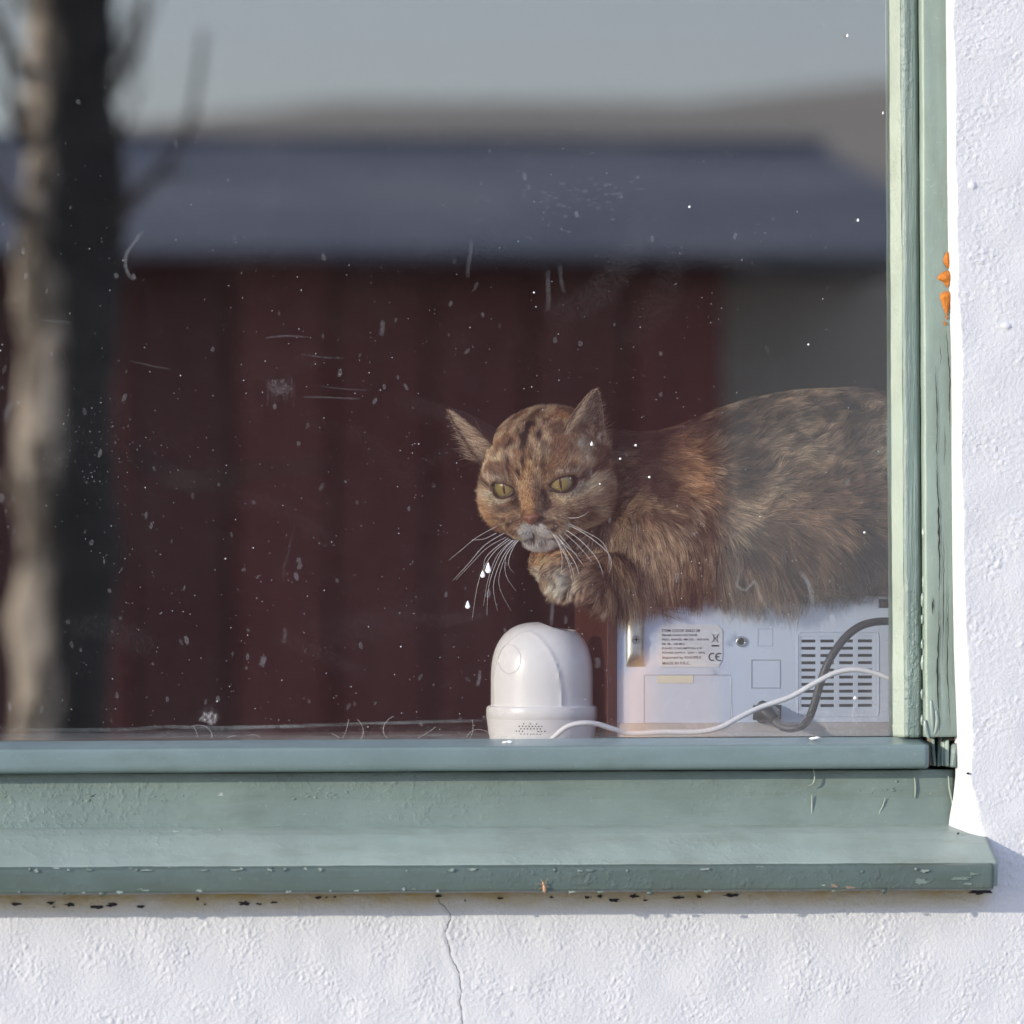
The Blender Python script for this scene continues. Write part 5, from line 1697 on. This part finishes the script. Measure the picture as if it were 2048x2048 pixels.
for s in (-1, 1):
    c = h2w((s * EYE[0], EYE[1], EYE[2]))
    e = MB().ball((0, 0, 0), ER * .001, 32, 20).build('eye', M_EYE, None, smooth=True)
    gaze = (Vector(HR @ np.array([s * .16, .16, 1.0])).normalized() * .75 + (CAM - Vector(c)).normalized() * .25).normalized()
    zax = gaze
    xax = (hR - zax * hR.dot(zax)).normalized()
    yax = zax.cross(xax)
    e.parent = cat
    e.matrix_parent_inverse = Matrix.Translation(-Vector(cat.location))
    mw = Matrix((xax, yax, zax)).transposed().to_4x4(); mw.translation = Vector(c)
    e.matrix_basis = mw
    a, b, d = eye_axes(s)
    rim, rw = [], []
    inv = mw.inverted()
    for k in range(49):
        t = 2 * math.pi * k / 48
        qa = 10.1 * math.cos(t)
        up, lo = lid_h(np.array(qa))
        qb = float(up) * 1.02 if math.sin(t) > 0 else -float(lo) * 1.02
        if abs(math.sin(t)) < 1e-3: qb = -.3
        qd = math.sqrt(max((ER + .7) ** 2 - qa * qa - qb * qb, 4))
        rim.append(inv @ Vector(h2w(np.array([s * EYE[0], EYE[1], EYE[2]]) + a * qa + b * qb + d * qd)))
        rw.append((.00085 + .0008 * max(0, -math.cos(t)) ** 3) * (.55 if math.sin(t) > 0 else 1.0))
    MB().tube(rim, rw, 7).build('eyelid', M_LID, e, smooth=True)

# ---- nose
def nose_mesh():
    v, f = [], []
    nu, nv = 20, 12
    c = np.array([0, -11.6, 52.0])
    for j in range(nv + 1):
        th = math.pi * j / nv
        for i in range(nu):
            ph = 2 * math.pi * i / nu
            x, y, z_ = math.sin(th) * math.cos(ph), math.cos(th), math.sin(th) * math.sin(ph)
            wid = 6.3 * (1 if y > 0 else (1 + y) ** .55 * .95 + .05)
            n_ = math.exp(-(((abs(x) - .55) / .22) ** 2 + ((y + .12) / .22) ** 2)) * (z_ > 0)
            v.append(h2w(c + np.array([x * wid, y * (3.2 if y > 0 else 6.0), z_ * 4.0 - n_ * 1.8])))
    for j in range(nv):
        for i in range(nu):
            f.append((j * nu + i, (j + 1) * nu + i, (j + 1) * nu + (i + 1) % nu, j * nu + (i + 1) % nu))
    return mesh_obj('nose', v, f, plain('brick pink nose', (.22, .095, .068), .5, var=.3, scale=500, bump=.4, bscale=1500), cat, smooth=True)
nose_mesh()

# ---- whiskers: root, two pulls and a tip, in photograph pixels with depth
M_WHISK = plain('white whisker', (.85, .84, .82), .3)
WH = [[(986, 1056), (955, 1074), (925, 1098), (897, 1121)], [(984, 1070), (968, 1078), (945, 1080), (948, 1079)], [(1000, 1070), (970, 1090), (938, 1126), (906, 1161)], [(1004, 1078), (975, 1095), (945, 1125), (912, 1160)], [(1008, 1080), (980, 1105), (968, 1125), (970, 1150)],
      [(1012, 1082), (985, 1108), (958, 1160), (944, 1240)], [(1016, 1084), (995, 1110), (976, 1160), (967, 1212)], [(1018, 1084), (1000, 1110), (978, 1170), (974, 1232)], [(1022, 1084), (1005, 1115), (987, 1170), (995, 1222)], [(1024, 1085), (1008, 1120), (998, 1170), (1022, 1222)], [(1028, 1085), (1013, 1110), (1012, 1150), (1032, 1182)], [(1026, 1085), (1020, 1110), (1018, 1132), (1028, 1146)],
      [(1130, 1046), (1160, 1058), (1205, 1085), (1220, 1125), (1212, 1158)], [(1132, 1050), (1170, 1068), (1215, 1105), (1222, 1135), (1208, 1165)], [(1124, 1056), (1160, 1080), (1195, 1120), (1210, 1165), (1211, 1180)], [(1120, 1060), (1155, 1090), (1190, 1135), (1205, 1190), (1203, 1240)], [(1112, 1062), (1140, 1095), (1172, 1140), (1186, 1180), (1182, 1208)], [(1110, 1064), (1130, 1095), (1152, 1130), (1162, 1170), (1160, 1188)],
      [(1108, 1066), (1125, 1095), (1145, 1140), (1152, 1180)], [(1106, 1066), (1122, 1095), (1138, 1130), (1146, 1170)], [(1104, 1066), (1116, 1085), (1124, 1115), (1122, 1145)], [(1132, 1038), (1150, 1036), (1168, 1030), (1178, 1022)], [(1108, 1066), (1130, 1090), (1148, 1105), (1160, 1114)]]
for i, w in enumerate(WH):
    left = i < 12
    y0 = .0985 if left else .101
    n = len(w) - 1
    q = catmull([P(a + (9 if left else -4) * (k == 0), b - 4 * (k == 0), y0 - (.012 + .010 * (i % 5) / 4) * math.sin(math.pi * .6 * k / n) + (.012 if left else .004) * k / n) for k, (a, b) in enumerate(w)], 7)
    MB().tube(q, list(np.linspace(.00022, .00006, len(q)) * (1.15 if i % 3 else .9)), 5).build('whisker', M_WHISK, cat, smooth=True)

# ================================================================== DIRT ON THE GLASS, AND AN INSECT
YG = -.0006
PXM = FW / 2048
M_FILM = film_material('pale dried film', (.74, .78, .80))
M_FILMB = film_material('streaky paint film', (.62, .72, .72), 1.0, 260, (.05, 1, 1))
M_FILMV = film_material('brushed green film', (.34, .46, .44), 1.0, 240, (1, 1, .06))
M_HAZE = film_material('dusty bloom', (.72, .70, .70), 1.0, 420)
rs = random.Random(5)
def gp(px, py, dy=0.0): return P(px, py, YG + dy)
class Film:
    def __init__(self): self.v, self.f, self.c = [], [], []
    def blob(self, px, py, rx, ry, ang, a, n=10, rim=0.0, mid=None, rough=.25):
        k0 = len(self.v)
        self.v.append(gp(px, py)); self.c.append(a if mid is None else mid)
        for ring, al, sc in ((0, a, .72), (1, rim, 1.0)):
            for k in range(n):
                t = 2 * math.pi * k / n
                r = sc * (1 + rs.uniform(-rough, rough))
                x, y = rx * r * math.cos(t), ry * r * math.sin(t)
                self.v.append(gp(px + x * math.cos(ang) - y * math.sin(ang), py + x * math.sin(ang) + y * math.cos(ang)))
                self.c.append(al)
        for k in range(n):
            self.f.append((k0, k0 + 1 + k, k0 + 1 + (k + 1) % n))
            self.f.append((k0 + 1 + k, k0 + 1 + n + k, k0 + 1 + n + (k + 1) % n, k0 + 1 + (k + 1) % n))
        return self
    def stroke(self, pts, w, a, fade=True, sub=8):
        q = catmull([Vector((x, y, 0)) for x, y in pts], sub)
        k0 = len(self.v)
        n = len(q)
        for i, p in enumerate(q):
            t = (q[min(i + 1, n - 1)] - q[max(i - 1, 0)]).normalized()
            s = Vector((-t.y, t.x, 0))
            al = a * .36 * (math.sin(math.pi * (i + .5) / n) ** .5 if fade else 1) * rs.uniform(.75, 1.15)
            ww = w * rs.uniform(.85, 1.15)
            for o, m in ((-1, 0), (-.45, 1), (.45, .85), (1, 0)):
                c = p + s * ww * o
                self.v.append(gp(c.x, c.y)); self.c.append(min(1, al * m))
        for i in range(n - 1):
            for o in range(3):
                b = k0 + i * 4 + o
                self.f.append((b, b + 1, b + 5, b + 4))
        return self
    def build(self, name, mat, kind=None):
        o = mesh_obj(name, self.v, self.f, mat, pane, colors=np.array([[c, c, c] for c in self.c]))
        o.location = (0, 0, 0)
        if kind: o['kind'] = kind
        return o
# fine specks
F = Film()
for i in range(1300):
    px, py = rs.uniform(0, 1780), 1470 * rs.random() ** .62
    r = .45 + .45 * rs.random() ** 3 + (.7 if rs.random() < .02 else 0)
    F.blob(px, py, r, r * rs.uniform(.9, 1.5), rs.uniform(-.3, .3), rs.choice((.3, .5, .8, 1, 1)), 6, .2, None, .1)
F.build('dust_specks', M_FILM, 'stuff')
# dried drops and smudges
F = Film()
for i in range(210):
    px = rs.uniform(0, 1000) if rs.random() < .72 else rs.uniform(900, 1760)
    py = 1460 * rs.random() ** .55
    rx = rs.uniform(1.5, 5.5)
    F.blob(px, py, rx, rx * rs.uniform(1.0, 2.6), rs.uniform(-.5, .5), rs.uniform(.02, .09), 9, 0, rs.uniform(.01, .07))
for i in range(70):
    px, py = rs.gauss(1160, 75), rs.gauss(395, 26)
    F.blob(px, py, rs.uniform(4, 9), rs.uniform(2, 4), rs.uniform(-.2, .2), rs.uniform(.015, .04), 9)
for i in range(90):
    px, py = rs.gauss(190, 70), rs.gauss(900, 60)
    F.blob(px, py, rs.uniform(.7, 2), rs.uniform(.7, 2), 0, rs.uniform(.04, .16), 7)
F.build('water_spots', M_FILM, 'stuff')
# marks one can point at
def smear(pts, w, a, mat=M_FILM): Film().stroke(pts, w, a * .62).build('smear', mat)
smear([(285, 462), (268, 485), (253, 508), (251, 530), (257, 548), (268, 560)], 4.5, .38)
smear([(942, 478), (941, 505), (937, 530), (935, 556)], 5, .2)
smear([(1096, 540), (1096, 570), (1097, 598), (1096, 622)], 6, .2)
smear([(1120, 530), (1122, 560), (1128, 585)], 5, .16)
smear([(765, 640), (765, 655), (762, 672)], 6, .28)
smear([(28, 800), (14, 822), (12, 848)], 7, .28)
smear([(585, 1060), (578, 1100), (568, 1135), (566, 1165)], 4, .06)
smear([(568, 1256), (570, 1272), (566, 1286)], 5, .2)
smear([(1008, 1288), (1006, 1310), (1000, 1330)], 5, .22); smear([(960, 1340), (958, 1360), (954, 1372)], 4.5, .36)
smear([(1192, 1316), (1197, 1325), (1192, 1336)], 6, .3); smear([(1106, 1200), (1104, 1225), (1102, 1252)], 4.5, .3); smear([(1130, 1232), (1132, 1240), (1130, 1248)], 4, .25)
smear([(528, 1312), (526, 1322), (522, 1332)], 7, .42)
smear([(530, 676), (570, 672), (620, 674)], 2.5, .22); smear([(600, 708), (650, 715), (690, 716)], 2, .16); smear([(605, 794), (660, 795), (720, 798)], 2.2, .22); smear([(640, 772), (690, 778), (735, 780)], 1.8, .16); smear([(260, 722), (310, 733), (340, 738)], 2.2, .14); smear([(80, 640), (110, 643), (145, 646)], 3, .12)
for i in range(16):
    x = 535 + i * 3.6 + rs.uniform(-2, 2); y = 752 + rs.uniform(-4, 10)
    smear([(x, y), (x + rs.uniform(-3, 3), y + 22), (x + rs.uniform(-4, 6), y + rs.uniform(34, 62))], 2.4, rs.uniform(.03, .09))
Film().blob(560, 775, 26, 18, .1, .10, 14).build('smear', M_HAZE)
smear([(1482, 1136), (1476, 1158), (1474, 1172), (1490, 1180), (1500, 1172), (1510, 1164), (1516, 1180), (1524, 1200), (1540, 1225)], 3.6, .42)
smear([(1598, 1142), (1612, 1158), (1620, 1176), (1624, 1200), (1622, 1228)], 6, .42)
smear([(1604, 1148), (1616, 1166), (1620, 1190)], 3, .4)
smear([(395, 1440), (405, 1428), (418, 1418), (430, 1428), (440, 1440)], 9, .16, M_HAZE)
Film().blob(418, 1436, 20, 14, 0, .4, 14).build('smear', M_HAZE)
# streaks of paint left along the bottom and the side of the pane
Film().stroke([(-40, 1459), (120, 1460), (250, 1459), (330, 1454), (430, 1456), (560, 1453), (700, 1449), (850, 1444), (985, 1441)], 4.5, .55, True, 14).build('paint_streak', M_FILMB)
Film().stroke([(-40, 1474), (200, 1474), (380, 1473), (520, 1478), (700, 1478), (900, 1475), (1100, 1472), (1300, 1472), (1500, 1470), (1700, 1466), (1795, 1470)], 9, .45, True, 14).build('paint_streak', M_FILMB)
Film().stroke([(-40, 1468), (140, 1467), (300, 1469), (420, 1468), (560, 1470)], 10, .22, True, 14).build('paint_streak', M_FILMB)
Film().stroke([(1560, 1482), (1640, 1472), (1690, 1466), (1740, 1464), (1785, 1466)], 8, .6, True, 14).build('paint_streak', M_FILMV)
Film().stroke([(1787, 60), (1786, 180), (1783, 300), (1780, 380), (1778, 470), (1776, 560), (1774, 640)], 6, .5, True, 14).build('paint_streak', M_FILMV)
Film().stroke([(1783, 720), (1781, 800), (1779, 860), (1781, 930), (1785, 1000), (1788, 1040)], 8, .85, True, 14).build('paint_streak', M_FILMV)
Film().stroke([(1788, 1050), (1788, 1150), (1789, 1240)], 4, .5, True, 14).build('paint_streak', M_FILMV)
h = Film()
h.stroke([(1150, 1468), (1300, 1466), (1450, 1464), (1600, 1458), (1720, 1440), (1790, 1410)], 26, .34, True, 12)
h.stroke([(1700, 1470), (1745, 1420), (1775, 1370), (1790, 1330)], 34, .26, True, 12)
h.stroke([(-20, 1470), (300, 1472), (700, 1468), (1000, 1462), (1200, 1460)], 20, .10, True, 12)
h.stroke([(1540, 1228), (1590, 1222), (1640, 1236), (1660, 1262)], 22, .22, True, 12)
h.build('dusty_bloom', M_HAZE, 'stuff')
wp = Film()                                       # faint wipe marks
for i in range(14):
    x0, y0 = rs.uniform(0, 1500), rs.uniform(480, 1350)
    a = rs.uniform(-.9, .3); L = rs.uniform(160, 420); b = rs.uniform(-.8, .8)
    wp.stroke([(x0 + L * t * math.cos(a + b * t), y0 + L * t * math.sin(a + b * t)) for t in np.linspace(0, 1, 5)], rs.uniform(14, 46), rs.uniform(.02, .06), True, 8)
wp.build('wipe_marks', M_HAZE, 'stuff')
# stray hairs and cobweb caught along the bottom
M_HAIRW = plain('stray pale hair', (.62, .60, .58), .5)
for i in range(30):
    x0, y0 = (rs.uniform(380, 1000), 1476) if i < 12 else (rs.uniform(1180, 1790), rs.uniform(1420, 1476))
    L, a, b = rs.uniform(12, 48), rs.uniform(-2.8, -.3), rs.uniform(-1.4, 1.4)
    q = [(x0 + L * t * math.cos(a + b * t), y0 + L * t * math.sin(a + b * t)) for t in np.linspace(0, 1, 7)]
    q = [(x, min(y, 1477)) for x, y in q]
    MB().tube([gp(x, y, -.0002) for x, y in q], .00007, 4).build('stray_hair', M_HAIRW, pane)
# thick white drops
for px, py, r, st in [(965.6, 1151, 4.6, 2.2), (976.5, 1141, 5.6, 3.0), (935.6, 1213, 4.6, 2.6), (1183.5, 889, 2.8, 2.4), (1271.5, 890.6, 2.4, 1), (1298.7, 954.3, 2.4, 1), (1240.4, 917.5, 2.2, 1), (1199.8, 967.7, 1.6, 1), (1695, 72, 2.6, 2), (1716, 441, 2.6, 1.8), (1617, 689, 2.0, 1), (1379, 414, 2.2, 1.6), (1766, 227, 1.6, 3), (1068, 585, 1.8, 1), (1710, 1396, 3.0, 1.3), (1729, 1065, 2.2, 1)]:
    v, f = [], []
    n, rg = 12, 4
    for j in range(rg + 1):
        e = math.sin(j / rg * math.pi / 2)
        for k in range(n):
            t = 2 * math.pi * k / n
            x, y = math.cos(t), math.sin(t)
            up = max(0, -y)
            x *= 1 - .75 * up ** 1.3 if st > 1.2 else 1
            p = gp(px + x * r * e, py + (y * r * (st if y < 0 else 1)) * e)
            v.append((p.x, YG - .0007 * math.cos(j / rg * math.pi / 2), p.z))
    for j in range(rg):
        for k in range(n):
            f.append((j * n + k, j * n + (k + 1) % n, (j + 1) * n + (k + 1) % n, (j + 1) * n + k))
    mesh_obj('paint_drop', v, f, M_WHITE, pane, smooth=True)

# a dead insect on the sill's front edge
ins = empty('insect', P(1089, 1786, -.0852))
tag(ins, 'tiny dead brown insect stuck to the front edge of the sill', 'insect')
M_BUG = plain('straw brown insect', (.42, .24, .13), .6, var=.3, scale=900)
c0 = P(1089, 1780, -.0868)
MB().tube([P(1090, 1787, -.0865), P(1089, 1780, -.0870), P(1088, 1774, -.0872), P(1087, 1769, -.0870)], [.0003, .0012, .0011, .0005], 10).build('abdomen', M_BUG, ins, smooth=True)
MB().ball(P(1086.5, 1766.5, -.0872), .0009, 10, 8).build('head', M_BUG, ins, smooth=True)
for a in ([(1090, 1771), (1092, 1763), (1095, 1757)], [(1085, 1770), (1080, 1768), (1076, 1767)], [(1085, 1775), (1080, 1777), (1078, 1779)], [(1091, 1775), (1095, 1773), (1098, 1775)], [(1086, 1765), (1083, 1761), (1081, 1758)]):
    MB().tube([P(x, y, -.0870) for x, y in a], .00016, 5).build('leg', M_BUG, ins)
